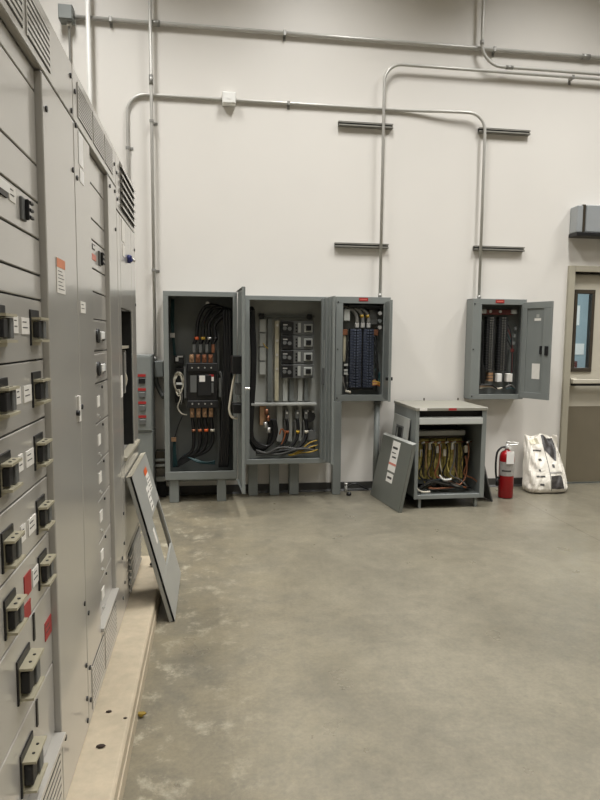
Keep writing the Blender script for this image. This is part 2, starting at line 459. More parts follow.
for z in (1.485, 1.32, 1.16, .99):
    label_plate(t1, PX + .0005, 1.505, 1.54, z - .018, z + .022, 'paper', 2)
    label_plate(t1, PX + .0005, 1.565, 1.63, z - .02, z + .02, 'paper', 2)
label_plate(t1, PX + .0005, 1.515, 1.57, .83, .885, 'red', 0)
label_plate(t1, PX + .0005, 1.505, 1.56, .775, .815, 'red', 0)
label_plate(t1, PX + .0005, 1.585, 1.64, .83, .875, 'paper', 2)
label_plate(t1, PX + .0005, 1.68, 1.745, .64, .69, 'red', 2)
# toggle disconnect on the upper unit
def disconnect(t, y, z, s=1.0, back='mid'):
    o = MB().box(PX - .001, PX + .006, y - .045 * s, y + .02 * s, z - .05 * s, z + .045 * s).build('disconnect_switch', M[back], t, bevel=.002)
    MB().box(PX + .006, PX + .015, y - .006 * s, y + .008 * s, z - .045 * s, z + .04 * s).build('rocker', M['black'], o, bevel=.002)
    m = MB()
    for dz in (-.03, 0, .03): m.box(PX + .010, PX + .018, y + .004 * s, y + .055 * s, z + dz * s - .004, z + dz * s + .004)
    split_build(m, 'lever', M['black'], o, .002)
disconnect(t1, 1.615, 1.766, .58)
label_plate(t1, PX + .0005, 1.508, 1.555, 1.765, 1.80, 'paper', 2)
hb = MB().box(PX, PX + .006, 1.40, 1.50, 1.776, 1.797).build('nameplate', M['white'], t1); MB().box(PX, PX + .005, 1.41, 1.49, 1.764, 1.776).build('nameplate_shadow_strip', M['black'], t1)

# --- second cabinet
t2 = gear_shell(2.13, 3.03, 'middle grey switchgear cabinet with rotary knobs and small white labels')
plate(t2, 2.132, 3.03, 2.148, 2.318, 'header_panel')
plate(t2, 2.132, 2.40, .102, 2.146, 'side_door')
plate(t2, 2.794, 3.03, .102, 2.146, 'blank_strip')
seams2 = [2.146, 2.04, 1.909, 1.83, 1.722, 1.634, 1.529, 1.404, 1.276, 1.118, .96, .807, .636, .478, .33]
bay(t2, 2.40, 2.794, seams2)
MB().box(FX - .03, FX + .012, 2.40, 2.80, .314, .33).build('ledge', M['gear'], t2, bevel=.002)
plate(t2, 2.40, 2.794, .102, .314, 'plinth_panel')
for (a, c) in ((2.21, 2.44), (2.48, 2.70), (2.74, 2.93)):
    vents(t2, a, c, 2.178, 2.29, 10, back='ventd')
for (a, c) in ((2.20, 2.44), (2.48, 2.76)):
    vents(t2, a, c, .125, .285, 8, back='ventd')
screws(t2, [(2.165, 2.245), (2.165, 2.14), (2.165, 1.975), (2.165, .5), (2.165, .3), (2.165, .18), (2.99, 2.24), (2.99, 2.12), (2.99, 1.95), (2.85, 2.11), (2.99, .4), (2.99, .2), (2.85, .3)])
label_plate(t2, FX + .0005, 2.2, 2.27, 2.03, 2.135, 'tagw', 0)
label_plate(t2, FX + .0005, 2.21, 2.275, 1.975, 2.02, 'tagw', 0)
label_plate(t2, FX + .0005, 2.165, 2.245, 1.54, 1.578, 'paper', 2)
lt = MB().box(FX, FX + .006, 2.078, 2.108, 1.185, 1.268).build('latch_plate', M['paper'], t1)
sc2 = MB(); sc2.cyl((FX, 2.066, 1.215), (FX + .01, 2.066, 1.215), .009, 8); sc2.cyl((FX, 2.118, 1.23), (FX + .01, 2.118, 1.23), .009, 8)
split_build(sc2, 'latch_screw', M['black'], t1)
for k, zz in enumerate((1.464, 1.335)):
    o = MB().box(PX - .001, PX + .006, 2.46, 2.72, zz - .052, zz + .058).build('switch_plate', M['gear2'], t2, bevel=.002)
    MB().cyl((PX + .004, 2.53, zz), (PX + .014, 2.53, zz), .028, 14).build('rotary_knob', M['black'], o)
    MB().box(PX + .013, PX + .022, 2.545, 2.62, zz - .014, zz + .018).build('knob_grip', M['white'], o, bevel=.004, seg=2)
    MB().cyl((PX + .004, 2.655, zz), (PX + .014, 2.655, zz), .02, 12).build('lock_knob', M['black'], o)
for zz in (1.20, 1.045, .89, .73, .565, .405):
    label_plate(t2, PX + .0005, 2.53, 2.585, zz - .018, zz + .025, 'paper', 0)
    mk = MB(); mk.box(PX, PX + .003, 2.535, 2.56, zz - .055, zz - .048); mk.box(PX, PX + .003, 2.57, 2.59, zz - .068, zz - .062)
    split_build(mk, 'latch', M['silver'], t2)
    MB().cyl((PX, 2.64, zz + .055), (PX + .005, 2.64, zz + .055), .006, 8).build('screw', M['black'], t2)
disconnect(t2, 2.66, 1.778, .62)
label_plate(t2, PX + .0005, 2.5, 2.555, 1.795, 1.815, 'ink', 0); label_plate(t2, PX + .0015, 2.507, 2.548, 1.799, 1.811, 'paper', 0)
label_plate(t2, PX + .0005, 2.49, 2.575, 1.755, 1.778, 'salmon', 0)

# --- far cabinet: open compartment
t3 = gear_shell(3.03, 3.73, 'farthest grey switchgear cabinet with an open dark compartment and louvers', 2.315)
body3 = [k for k in kids(t3) if k.name.startswith('body')][0]
OY0, OY1, OZ0, OZ1 = 3.13, 3.545, .86, 1.60
bpy.data.objects.remove(body3)
m = MB()
m.box(-1.23, -.466, 3.031, 3.729, .101, OZ0); m.box(-1.23, -.466, 3.031, 3.729, OZ1, 2.315)
m.box(-1.23, -.466, 3.031, OY0, OZ0, OZ1); m.box(-1.23, -.466, OY1, 3.729, OZ0, OZ1); m.box(-1.23, -.9, OY0, OY1, OZ0, OZ1)
m.build('body', M['gear'], t3)
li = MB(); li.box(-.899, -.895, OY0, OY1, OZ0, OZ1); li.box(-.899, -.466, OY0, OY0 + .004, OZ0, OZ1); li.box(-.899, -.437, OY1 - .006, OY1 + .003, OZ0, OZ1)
li.build('compartment_shade', M['darkm'], t3)  # black sheets put the shade of the open compartment into colour
plate(t3, 3.032, 3.729, 2.05, 2.314, 'header_panel')
plate(t3, 3.032, OY0, .102, 2.048, 'side_stile')
plate(t3, OY0, OY1, OZ1, 2.048, 'upper_panel')
plate(t3, OY1, 3.729, OZ0, 2.048, 'side_stile', x0=FX - .006)
plate(t3, OY0, 3.729, .37, OZ0 - .003, 'lower_panel')
MB().box(FX - .03, FX + .014, OY0 + .004, 3.70, OZ0 - .014, OZ0 + .004).build('sill_flange', M['frame'], t3, bevel=.002)
plate(t3, OY0, 3.729, .102, .368, 'plinth_panel')
# wide louvers
def louv(t, y0, y1, z0, z1, n):
    o = MB().box(FX - .001, FX + .0015, y0, y1, z0, z1).build('vent_louver', M['ventd'], t)
    k = MB(); dz = (z1 - z0) / n
    for i in range(n):
        zc = z0 + dz * (i + .5)
        k.prism([(FX + .001, zc + dz * .3), (FX + .012, zc - dz * .05), (FX + .012, zc - dz * .3), (FX + .001, zc - dz * .1)], 1, y0, y1)
    k.build('vent_blades', M['gear'], o)
louv(t3, 3.17, 3.70, 2.075, 2.30, 6)
louv(t3, 3.2, 3.70, .13, .345, 6)
# things inside the compartment: bus bars, shelf, cable
br = MB(); br.box(-.70, -.47, 3.2, 3.25, 1.14, 1.40); br.box(-.72, -.46, 3.31, 3.34, 1.1, 1.39); br.box(-.7, -.455, 3.41, 3.43, 1.16, 1.38); br.box(-.6, -.46, 3.48, 3.5, 1.2, 1.39)
split_build(br, 'bus_bar', M['galv'], t3, .004)
MB().box(-.86, -.45, OY0 + .005, OY1 - .005, 1.400, 1.414).build('shelf', M['frame'], t3)
cbm = MB(); cbm.tube(smooth_path([(-.5, 3.42, 1.36), (-.47, 3.43, 1.28), (-.465, 3.47, 1.22), (-.5, 3.42, 1.14), (-.6, 3.4, 1.08)]), .012, 8)
cbm.build('cable', M['wwire'], t3)
MB().box(-.62, -.47, 3.44, 3.47, 1.2, 1.31).build('contact_block', M['tanlug'], t3, bevel=.004)
label_plate(t3, FX + .0005, 3.06, 3.115, 1.17, 1.275, 'paper', 0)
label_plate(t3, FX + .0005, 3.19, 3.29, 1.93, 2.035, 'paper', 0); label_plate(t3, FX + .0005, 3.2, 3.29, 1.86, 1.915, 'paper', 0)
kn = MB(); kn.cyl((FX, 3.40, 1.868), (FX + .016, 3.40, 1.868), .022, 12); kn.box(FX + .014, FX + .022, 3.385, 3.415, 1.852, 1.884)
ko = kn.build('selector_switch', M['blue'], t3, bevel=.002)
MB().cyl((FX + .022, 3.41, 1.865), (FX + .034, 3.42, 1.86), .007, 8).build('key', M['silver'], ko)
screws(t3, [(3.06, 2.22), (3.06, 2.1), (3.06, .6), (3.06, .45), (3.06, .25), (3.70, 1.955), (3.70, 1.645)])

# ---------------------------------------------------------------- cover leaning on switchgear
# local x = width (along +Y in the room), local z = up along the sheet, local y = thickness
W, Hh = .66, .79
ang = math.asin(.203 / .79)
t = thing('cover_sheet', (-.192, 3.13, .004), 'grey metal cover with a square cutout leaning against the switchgear', 'cover panel', local=True)
t.rotation_euler = (Matrix.Rotation(-ang, 4, 'Y') @ Matrix.Rotation(math.radians(90), 4, 'Z')).to_euler()
m = MB(); T = .012
# outline with rectangular opening near the far edge
cut = (.23, .635, .215, .50)
m.ring(1, 0, T, (0, W, 0, Hh), cut)
m.box(0, W, 0, .029, Hh - .004, Hh); m.box(0, .004, 0, .03, 0, Hh); m.box(W - .004, W, 0, .03, 0, Hh); m.box(0, W, 0, .03, 0, .004)
m.build('sheet', M['coverp'], t, bevel=.0015)
MB().box(0, W, 0, .029, Hh, Hh + .003).build('top_flange', M['frame'], t)
MB().box(.40, .52, -.002, .0, .60, .70).build('label', M['paper'], t); MB().box(.38, .50, -.0028, -.0019, .702, .735).build('label_header', M['orange'], t)
MB().box(.29, .39, -.002, .0, .52, .65).build('label', M['paper'], t); MB().box(.13, .18, -.002, 0, .38, .46).build('label', M['paper'], t)
m = MB()
for k in range(4): m.box(.412, .50 - .01 * (k % 2), -.0026, -.0019, .612 + .02 * k, .617 + .02 * k)
for k in range(4): m.box(.302, .375 - .012 * (k % 2), -.0026, -.0019, .535 + .028 * k, .541 + .028 * k)
m.build('print', M['ink'], t)

# ---------------------------------------------------------------- wall conduits, boxes, struts
Yc = WALL - .03
def conduit(name, pts, r, label, mat='emt', cat='conduit', group='steel conduits on the back wall', couplings=(), clips=(), bend=.13):
    p = arc_path(pts, bend) if len(pts) > 2 else [Vector(q) for q in pts]
    mid = Vector(pts[-1])
    t = thing(name, mid, label, cat, group)
    MB().tube(p, r, 12).build('pipe', M[mat], t)
    for (a, c) in couplings:
        MB().cyl(a, c, r * 1.3, 12).build('coupling', M['galv'], t)
    for (x, z, vert) in clips:
        y = pts[0][1]
        m = MB()
        if vert:
            m.box(x - r * 1.25, x + r * 1.25, y - r * 1.15, WALL - .002, z - .012, z + .012); m.box(x + r, x + r + .03, WALL - .006, WALL - .002, z - .012, z + .012)
        else:
            m.box(x - .012, x + .012, y - r * 1.15, WALL - .002, z - r * 1.25, z + r * 1.25); m.box(x - .012, x + .012, WALL - .006, WALL - .002, z - r - .035, z - r)
        m.build('strap', M['galv'], t, bevel=.002)
    return t
conduit('conduit', [(-1.12, Yc, 4.145), (4.9, Yc, 4.147)], .0185, 'long straight horizontal conduit highest on the back wall', couplings=[((3.5, Yc, 4.1465), (3.58, Yc, 4.1465)), ((-.5, Yc, 4.145), (-.42, Yc, 4.145))], clips=[(-.83, 4.145, 0), (.66, 4.145, 0), (2.62, 4.146, 0), (4.2, 4.147, 0)])
conduit('conduit', [(-.708, Yc + .01, 1.312), (-.708, Yc + .01, 3.555), (1.85, Yc + .01, 3.559), (2.2, Yc - .03, 3.56), (2.545, Yc - .03, 3.56), (2.545, Yc - .03, 1.853)], .0138, 'conduit bending twice, through the white box and down to the right panel', couplings=[((2.545, Yc - .03, 1.853), (2.545, Yc - .03, 1.885))], clips=[(-.708, 3.1, 1), (.7, 3.557, 0)], bend=.16)
conduit('conduit', [(-.497, Yc - .042, CEIL - .003), (-.497, Yc - .042, 1.26)], .0145, 'vertical conduit dropping from above to the small box left of the tall cabinet', couplings=[((-.497, Yc - .042, 3.62), (-.497, Yc - .042, 3.7)), ((-.497, Yc - .042, 1.253), (-.497, Yc - .042, 1.285))], clips=[(-.497, 3.32, 1), (-.497, 2.05, 1)])
conduit('conduit', [(1.568, Yc - .03, 1.85), (1.568, Yc - .03, 3.94), (4.9, Yc - .03, 3.94)], .0138, 'conduit rising from the middle panel and bending right across the wall', couplings=[((1.568, Yc - .03, 1.85), (1.568, Yc - .03, 1.885))], clips=[(3.4, 3.94, 0)], bend=.16)
conduit('conduit', [(2.48, Yc - .042, CEIL - .003), (2.48, Yc - .042, 3.98), (4.9, Yc - .042, 3.98)], .0138, 'conduit dropping at top right and bending to run rightward', couplings=[((2.48, Yc - .042, 4.16), (2.48, Yc - .042, 4.2)), ((2.72, Yc - .042, 3.98), (2.79, Yc - .042, 3.98))], bend=.2)
conduit('pipe', [(-1.0, Yc - .09, CEIL - .003), (-1.0, Yc - .09, 1.2)], .019, 'white vertical pipe behind the switchgear at top left', mat='white', cat='pipe', group=None, couplings=())
# strap for the pipe
# grey box at the end of the highest conduit
t = thing('junction_box', (-1.18, WALL - .05, 4.08), 'grey square junction box at left end of the highest conduit', 'junction box')
MB().box(-1.24, -1.125, WALL - .11, WALL - .003, 4.085, 4.205).build('box', M['cab'], t, bevel=.004)
MB().box(-1.236, -1.129, WALL - .116, WALL - .11, 4.09, 4.2).build('cover', M['cab'], t, bevel=.003)
MB().cyl((-1.165, WALL - .055, 4.05), (-1.165, WALL - .055, 4.087), .02, 10).build('connector', M['silver'], t)
MB().cyl((-1.165, WALL - .055, .002), (-1.165, WALL - .055, 4.055), .009, 8).build('drop_tube', M['gwire'], t)
# white square device box
t = thing('junction_box', (.168, WALL - .05, 3.5), 'white square box in the middle of the long conduit', 'junction box')
MB().box(.108, .228, WALL - .075, WALL - .003, 3.505, 3.605).build('box', M['white'], t, bevel=.006, seg=2)
MB().box(.114, .222, WALL - .081, WALL - .075, 3.511, 3.599).build('cover', M['white'], t, bevel=.004)
MB().cyl((.168, WALL - .084, 3.555), (.168, WALL - .08, 3.555), .016, 12).build('knockout', M['white'], t)
# grey box with offset conduit left of tall cabinet
t = thing('junction_box', (-.47, WALL - .05, 1.096), 'small grey box with short bent conduit beside the tall left cabinet', 'junction box')
MB().box(-.504, -.424, WALL - .115, WALL - .003, 1.105, 1.252).build('box', M['cab'], t, bevel=.004)
MB().box(-.500, -.428, WALL - .12, WALL - .115, 1.11, 1.247).build('cover', M['cab'], t, bevel=.003)
MB().tube(smooth_path([(-.49, WALL - .07, 1.11), (-.488, WALL - .07, 1.05), (-.46, WALL - .07, .98), (-.435, WALL - .075, .935), (-.428, WALL - .09, .925)]), .02, 10).build('flex_conduit', M['mid'], t)

# strut channels
def strut(x, z, label):
    t = thing('strut_channel', (x, WALL - .002, z), label, 'strut channel', 'strut channels on the back wall')
    m = MB(); w = .51; d = .041; h = .041
    x0, x1 = x, x + w
    yb = WALL - .003
    m.box(x0, x1, yb - d, yb, z, z + .004); m.box(x0, x1, yb - d, yb, z + h - .004, z + h)
    m.box(x0, x1, yb - .004, yb, z, z + h); m.box(x0, x1, yb - d, yb - d + .003, z, z + .016); m.box(x0, x1, yb - d, yb - d + .003, z + h - .013, z + h)
    m.build('channel', M['strut'], t)
    MB().box(x0 + .002, x1 - .002, yb - d + .014, yb - .005, z + .014, z + h - .006).build('channel_shade', M['black'], t)  # black filler painted in for the shade inside the steel channel
    return t
strut(1.155, 3.385, 'upper left strut channel, behind the conduit over the middle panel')
strut(1.137, 2.305, 'lower left strut channel, above the middle panel')
strut(2.497, 3.400, 'upper right strut channel, beside the bend of the conduit')
strut(2.49, 2.315, 'lower right strut channel, above the right panel with open door')

# ---------------------------------------------------------------- enclosure with red tags
t = thing('control_box', (-.7, 5.6, .04), 'tall grey box with four red tagged switches at far end of the switchgear', 'control box')
MB().box(-.95, -.507, 5.45, WALL - .02, .645, 1.31).build('upper_box', M['cab'], t, bevel=.004)
MB().box(-.95, -.507, 5.455, WALL - .02, .001, .64).build('lower_box', M['cab'], t, bevel=.004)
MB().box(-.93, -.514, 5.442, 5.45, .66, 1.295).build('front_cover', M['cab'], t, bevel=.002)
for k, z in enumerate((1.12, 1.0, .885, .765)):
    o = MB().box(-.622, -.556, 5.436, 5.443, z + .004, z + .026).build('red_tag', M['red'], t)
    MB().box(-.615, -.56, 5.43, 5.443, z - .055, z - .008).build('switch', M['black' if k == 0 else 'mid'], t, bevel=.003)

# ---------------------------------------------------------------- generic wall cabinet shell
def shell(t, x0, x1, z0, z1, yf, i, mat='cab', inner='cabin', yb=WALL - .005):
    m = MB(); th = .004
    m.box(x0, x1, yb - th, yb, z0, z1)
    m.box(x0, x0 + th, yf + .012, yb, z0, z1); m.box(x1 - th, x1, yf + .012, yb, z0, z1)
    m.box(x0, x1, yf + .012, yb, z0, z0 + th); m.box(x0, x1, yf + .012, yb, z1 - th, z1)
    m.build('box', M[mat], t)
    MB().ring(1, yf, yf + .012, (x0, x1, z0, z1), i).build('front_frame', M[mat], t, bevel=.002)
    MB().box(x0 + .012, x1 - .012, yb - .012, yb - th - .001, z0 + .012, z1 - .012).build('back_panel', M[inner], t)
def door_panel(t, p0, p1, z0, z1, th=.02, mat='cab', name='door'):
    p0 = Vector((p0[0], p0[1], 0)); p1 = Vector((p1[0], p1[1], 0)); d = (p1 - p0); L = d.length; d.normalize(); n = Vector((-d.y, d.x, 0))
    return p0, d, n, L
def obx(p0, d, n, a0, a1, b0, b1, z0, z1, m=None):
    """box in door coordinates: a along the door from the hinge, b along its normal"""
    m = m or MB()
    c = p0 + d * ((a0 + a1) / 2) + n * ((b0 + b1) / 2); c = Vector((c.x, c.y, (z0 + z1) / 2))
    return m.obox(c, d * ((a1 - a0) / 2), n * ((b1 - b0) / 2), Vector((0, 0, (z1 - z0) / 2)))
def wire(t, pts, r, mat, name='cable', n=6, seg=8, parent=None):
    return MB().tube(smooth_path(pts, n), r, seg).build(name, M[mat], parent or t)

# ---- tall left cabinet with contactor / breaker
t = thing('electrical_cabinet', (-.09, 5.62, .001), 'tall open grey cabinet with one black breaker block and looping cables', 'electrical cabinet', 'open electrical cabinets on the back wall')
shell(t, -.405, .226, .21, 1.857, 5.47, (-.362, .19, .282, 1.814))
m = MB()
for x0 in (-.372, .045):
    MB().box(x0, x0 + .082, 5.49, 5.57, .001, .209).build('leg', M['cab'], t, bevel=.003)
MB().box(-.40, .22, 5.60, 5.64, .165, .205).build('base_rail', M['cab'], t)
# breaker block
o = MB().box(-.215, .055, 5.60, 5.752, .86, 1.235).build('main_breaker', M['black'], t, bevel=.006, seg=2)
MB().box(-.21, .06, 5.585, 5.60, 1.165, 1.235).build('terminal_bar', M['charc'], o, bevel=.003)
MB().box(-.215, .06, 5.585, 5.60, .835, .90).build('terminal_bar', M['charc'], o, bevel=.003)
for k in range(4):
    x = -.168 + .056 * k
    MB().cyl((x, 5.58, 1.195), (x, 5.586, 1.195), .007, 8).build('terminal_screw', M['silver'], o)
    MB().cyl((x, 5.58, .872), (x, 5.586, .872), .007, 8).build('terminal_screw', M['silver'], o)
MB().box(-.185, -.13, 5.59, 5.601, .975, 1.125).build('side_plate', M['mid'], o)
MB().box(-.12, .0, 5.582, 5.601, .945, 1.13).build('face', M['charc'], o, bevel=.003)
MB().box(-.105, -.055, 5.579, 5.583, 1.07, 1.125).build('label', M['paper'], o)
MB().box(-.018, .022, 5.592, 5.601, 1.115, 1.135).build('red_label', M['red'], o); MB().box(-.018, .022, 5.592, 5.601, 1.075, 1.113).build('label', M['paper'], o)
MB().box(-.015, .02, 5.59, 5.601, .97, 1.06).build('side_plate', M['mid'], o)
for k in range(4):
    x = -.172 + .056 * k
    lg = MB(); lg.box(x - .02, x + .02, 5.62, 5.66, 1.237, 1.31); lg.cyl((x, 5.605, 1.285), (x, 5.621, 1.285), .016, 10)
    l_ = lg.build('lug', M['tanlug'] if k in (0,) else M['copper'], t, bevel=.004)
    MB().box(x - .012 + .02, x + .016 + .02, 5.625, 5.66, 1.325, 1.405).build('crimp_barrel', M['mid' if k < 3 else 'copper'], t, bevel=.004)
    lg = MB(); lg.box(x - .019, x + .019, 5.62, 5.66, .745, .832); lg.cyl((x, 5.605, .785), (x, 5.621, .785), .017, 10)
    lg.build('lug', M['tanlug'], t, bevel=.004)
    for (z, dx) in ((1.455, .045), (.625, .012)):
        cm = ('orange', 'ywire', 'silver', 'black') if z > 1 else ('copper', 'owire', 'orange', 'wwire')
        MB().cyl((x + dx, 5.64, z - .012), (x + dx, 5.64, z + .012), .02, 10).build('phase_tape', M[cm[k]], t)
    # cable up, over and down at the right
    wire(t, [(x + .02, 5.64, 1.40), (x + .045, 5.64, 1.47), (x + .06 - .03 * k * .2, 5.655, 1.58 + .012 * (3 - k)), (x + .14, 5.66, 1.68 + .022 * (3 - k)), (.12 + .012 * k, 5.68, 1.70), (.155 - .012 * (3 - k), 5.69, 1.45), (.155 - .012 * (3 - k), 5.69, .9), (.14 - .016 * (3 - k), 5.69, .30)], .0165, 'rubber')
    # cable down to the lower left
    wire(t, [(x, 5.64, .745), (x + .008, 5.64, .66), (x + .012, 5.645, .52), (x - .01 - .012 * k, 5.655, .43), (x - .1 - .02 * k, 5.665, .36 + .006 * k), (-.325 + .004 * k, 5.66, .295)], .0165, 'rubber')
for k in range(5):
    wire(t, [(.115 + .013 * k, 5.60 + .01 * (k % 2), 1.72), (.12 + .013 * k, 5.60, 1.3), (.10 + .014 * k, 5.595, .8), (.085 + .016 * k, 5.60, .5), (.07 + .017 * k, 5.60, .29)], .013, 'rubber')
# grey lever links beside the breaker
m = MB(); m.tube(smooth_path([(.075, 5.62, 1.16), (.1, 5.62, 1.08), (.085, 5.62, .98), (.1, 5.62, .9)]), .012, 8); m.box(.068, .09, 5.6, 5.64, .93, 1.1)
m.build('linkage', M['mid'], t)
m = MB(); m.box(-.24, -.222, 5.62, 5.66, .92, 1.2); m.build('linkage', M['mid'], t)
# control relays with loops of white wire
o = MB().box(-.325, -.245, 5.66, 5.75, 1.225, 1.30).build('relay', M['charc'], t, bevel=.003)
MB().box(-.315, -.29, 5.64, 5.66, 1.25, 1.285).build('relay_terminal', M['silver'], o); MB().box(-.3, -.25, 5.65, 5.66, 1.285, 1.297).build('relay_terminal', M['silver'], o)
MB().box(-.32, -.25, 5.68, 5.752, .87, 1.19).build('terminal_strip', M['charc'], t, bevel=.003)
for k in range(4):
    a = .052 + .004 * k; cz = 1.07 - .012 * k
    pts = [(-.288 + .046 * math.cos(q) * (1 - .1 * k), 5.645 + .012 * math.sin(3 * q + k), cz + (a + .03) * math.sin(q)) for q in [i * math.pi / 6 + k for i in range(12)]]
    wire(t, pts, .0055, 'wwire', 'control_wire', 3, 6)
wire(t, [(-.29, 5.645, 1.0), (-.275, 5.64, .92), (-.30, 5.645, .84), (-.27, 5.65, .78), (-.22, 5.66, .765)], .006, 'wwire', 'control_wire')
wire(t, [(-.27, 5.645, 1.0), (-.26, 5.64, .93), (-.27, 5.645, .86)], .006, 'gwire', 'control_wire')
MB().box(-.31, -.255, 5.635, 5.65, 1.04, 1.06).build('wire_marker', M['white'], t)
for k in range(4):
    wire(t, [(-.345 + .006 * k, 5.7, 1.80), (-.35 + .007 * k, 5.69, 1.65), (-.345 + .005 * k, 5.69, 1.50), (-.33 + .004 * k, 5.7, 1.3)], .005, 'teal', 'control_wire')
    wire(t, [(-.34 + .004 * k, 5.66, .53), (-.345 + .007 * k, 5.65, .4), (-.345 + .012 * k, 5.65, .287)], .006, 'teal', 'control_wire')
    wire(t, [(-.25 + .02 * k, 5.66, .40 - .01 * k), (-.12 + .02 * k, 5.64, .33), (.03, 5.65, .31 + .01 * k)], .006, 'teal', 'control_wire')
wire(t, [(-.338, 5.66, .53), (-.30, 5.68, .66), (-.26, 5.69, .75)], .004, 'rubber', 'control_wire')
MB().box(-.36, -.318, 5.64, 5.67, .525, .56).build('connector', M['tanlug'], t); MB().box(-.36, -.32, 5.64, 5.67, 1.46, 1.5).build('connector', M['silver'], t)
MB().cyl((-.03, 5.70, 1.77), (-.03, 5.66, 1.765), .016, 10).build('bushing', M['silver'], t)
MB().box(.055, .075, 5.70, 5.75, .29, 1.5).build('divider', M['cabin'], t)
# door seen nearly edge on, with the operating mechanism inside
p0, d, n, L = door_panel(t, (.236, 5.465), (.263, 4.935), .2, 1.86)
o = obx(p0, d, n, 0, L, -.003, .003, .205, 1.862)
obx(p0, d, n, L - .004, L, -.022, .006, .205, 1.862, o); obx(p0, d, n, 0, L, -.02, .0, 1.858, 1.862, o); obx(p0, d, n, 0, L, -.02, .0, .205, .209, o)
dr = o.build('door', M['cab'], t, bevel=.001)
side = -1 if n.x > 0 else 1
def on_door(a0, a1, b, bb, z0, z1): return obx(p0, d, n, a0, a1, side * b, side * bb, z0, z1)
h = on_door(.16, .34, .004, .085, 1.165, 1.315).build('operating_mechanism', M['black'], dr, bevel=.006)
on_door(.15, .17, .01, .08, 1.18, 1.19).build('mechanism_strip', M['silver'], dr)
on_door(.18, .32, .004, .075, .835, .915).build('interlock_block', M['black'], dr, bevel=.006)
on_door(.17, .19, .015, .07, .908, .918).build('mechanism_strip', M['silver'], dr)
def dp(a, b, z): q = p0 + d * a + n * side * b; return (q.x, q.y, z)
wire(t, [dp(.25, .05, 1.16), dp(.25, .07, 1.08), dp(.25, .09, .95), dp(.25, .10, .86), dp(.25, .08, .80), dp(.25, .03, .785)], .010, 'wwire', 'control_wire', parent=dr)
on_door(.2, .3, .004, .05, .99, 1.08).build('auxiliary_contact', M['mid'], dr, bevel=.003)
hg = obx(p0, d, n, L - .09, L - .05, -side * .003, -side * .05, 1.045, 1.065)
hg.build('door_handle', M['silver'], dr, bevel=.004)

# ---- second cabinet with four stacked breakers
t = thing('electrical_cabinet', (.64, 5.65, .04), 'wide open grey cabinet with four stacked breakers left of the middle panel', 'electrical cabinet', 'open electrical cabinets on the back wall')
shell(t, .302, 1.085, .325, 1.834, 5.52, (.338, .98, .372, 1.796), inner='cablt')
for x0 in (.335, .535, .72):
    MB().box(x0, x0 + .088, 5.66, 5.745, .001, .324).build('leg', M['cab'], t, bevel=.003)
yb = 5.74
MB().box(.36, .965, 5.62, yb, .848, .868).build('shelf', M['cablt'], t, bevel=.002)
MB().box(.43, .95, 5.715, yb, 1.655, 1.675).build('mounting_rail', M['cabin'], t)
for x in (.46, .90): MB().box(x - .022, x + .022, 5.69, 5.72, 1.64, 1.685).build('clip', M['black'], t, bevel=.004)
for k in range(4): MB().box(.44, .50, 5.715, yb, 1.125 + .13 * k, 1.245 + .13 * k).build('side_plate', M['cablt'], t, bevel=.003)
MB().box(.515, .555, 5.70, yb, .88, 1.64).build('bus_bar', M['cabin'], t)
MB().box(.58, .618, 5.69, yb, .88, 1.62).build('bus_bar', M['beige'], t, bevel=.002)
for z in (1.58, 1.44, 1.31, 1.18): MB().cyl((.60, 5.685, z), (.60, 5.69, z), .013, 8).build('bolt', M['silver'], t)
for (x0, x1, mt) in ((.66, .70, 'cablt'), (.72, .76, 'cabin'), (.80, .84, 'cablt'), (.86, .89, 'cabin')): MB().box(x0, x1, 5.70, yb, .88, 1.1).build('bus_bar', M[mt], t)
first = None
for k in range(4):
    z = 1.098 + .132 * k
    if first is None:
        o = MB().box(.635, .935, 5.66, 5.735, z, z + .126).build('breaker', M['mid'], t, bevel=.003); z0 = z
        MB().box(.637, .745, 5.645, 5.661, z + .004, z + .122).build('terminal_cover', M['black'], o, bevel=.003)
        m = MB(); m.cyl((.665, 5.635, z + .06), (.665, 5.646, z + .06), .018, 10); m.cyl((.71, 5.635, z + .055), (.71, 5.646, z + .055), .018, 10)
        split_build(m, 'terminal_nut', M['mid'], o); 
        m = MB(); m.box(.65, .69, 5.64, 5.646, z + .085, z + .095); m.build('terminal_strip', M['silver'], o)
        m = MB()
        for dz in (.03, .06, .09): m.cyl((.775, 5.654, z + dz), (.775, 5.661, z + dz), .009, 8)
        split_build(m, 'screw', M['black'], o)
        MB().box(.79, .815, 5.655, 5.661, z + .02, z + .11).build('label', M['cablt'], o)
        MB().box(.845, .925, 5.65, 5.661, z + .025, z + .1).build('handle_frame', M['cablt'], o, bevel=.003)
        MB().box(.862, .91, 5.64, 5.652, z + .04, z + .085).build('handle', M['black'], o, bevel=.003)
        first = o
    else: copy_part(first, (0, 0, z - z0), t)
for k in range(6):
    x = .352 + .013 * (k % 3); y = 5.66 - .022 * (k // 3)
    wire(t, [(.36 + .004 * k, y, 1.72), (x + .004, y, 1.6), (x + .018, y, 1.35), (x + .012, y, 1.05), (x - .006, y, .75), (x - .003, y, .55), (x + .05 + .012 * k, y, .43 + .008 * k), (.50 + .012 * k, y, .45 + .012 * k), (.535 + .012 * k, y, .6), (.52 + .012 * k, y, .72)], .0135, 'rubber')
MB().cyl((.362, 5.65, 1.715), (.362, 5.63, 1.725), .024, 12).build('bushing', M['black'], t)
MB().box(.44, .50, 5.66, 5.735, .66, .84).build('terminal_block', M['tanlug'], t, bevel=.004)
for (x, z) in ((.5, .79), (.515, .73), (.49, .67), (.52, .62)): MB().cyl((x, 5.63, z - .025), (x, 5.63, z + .025), .018, 8).build('lug', M['copper' if z > .7 else 'silver'], t)
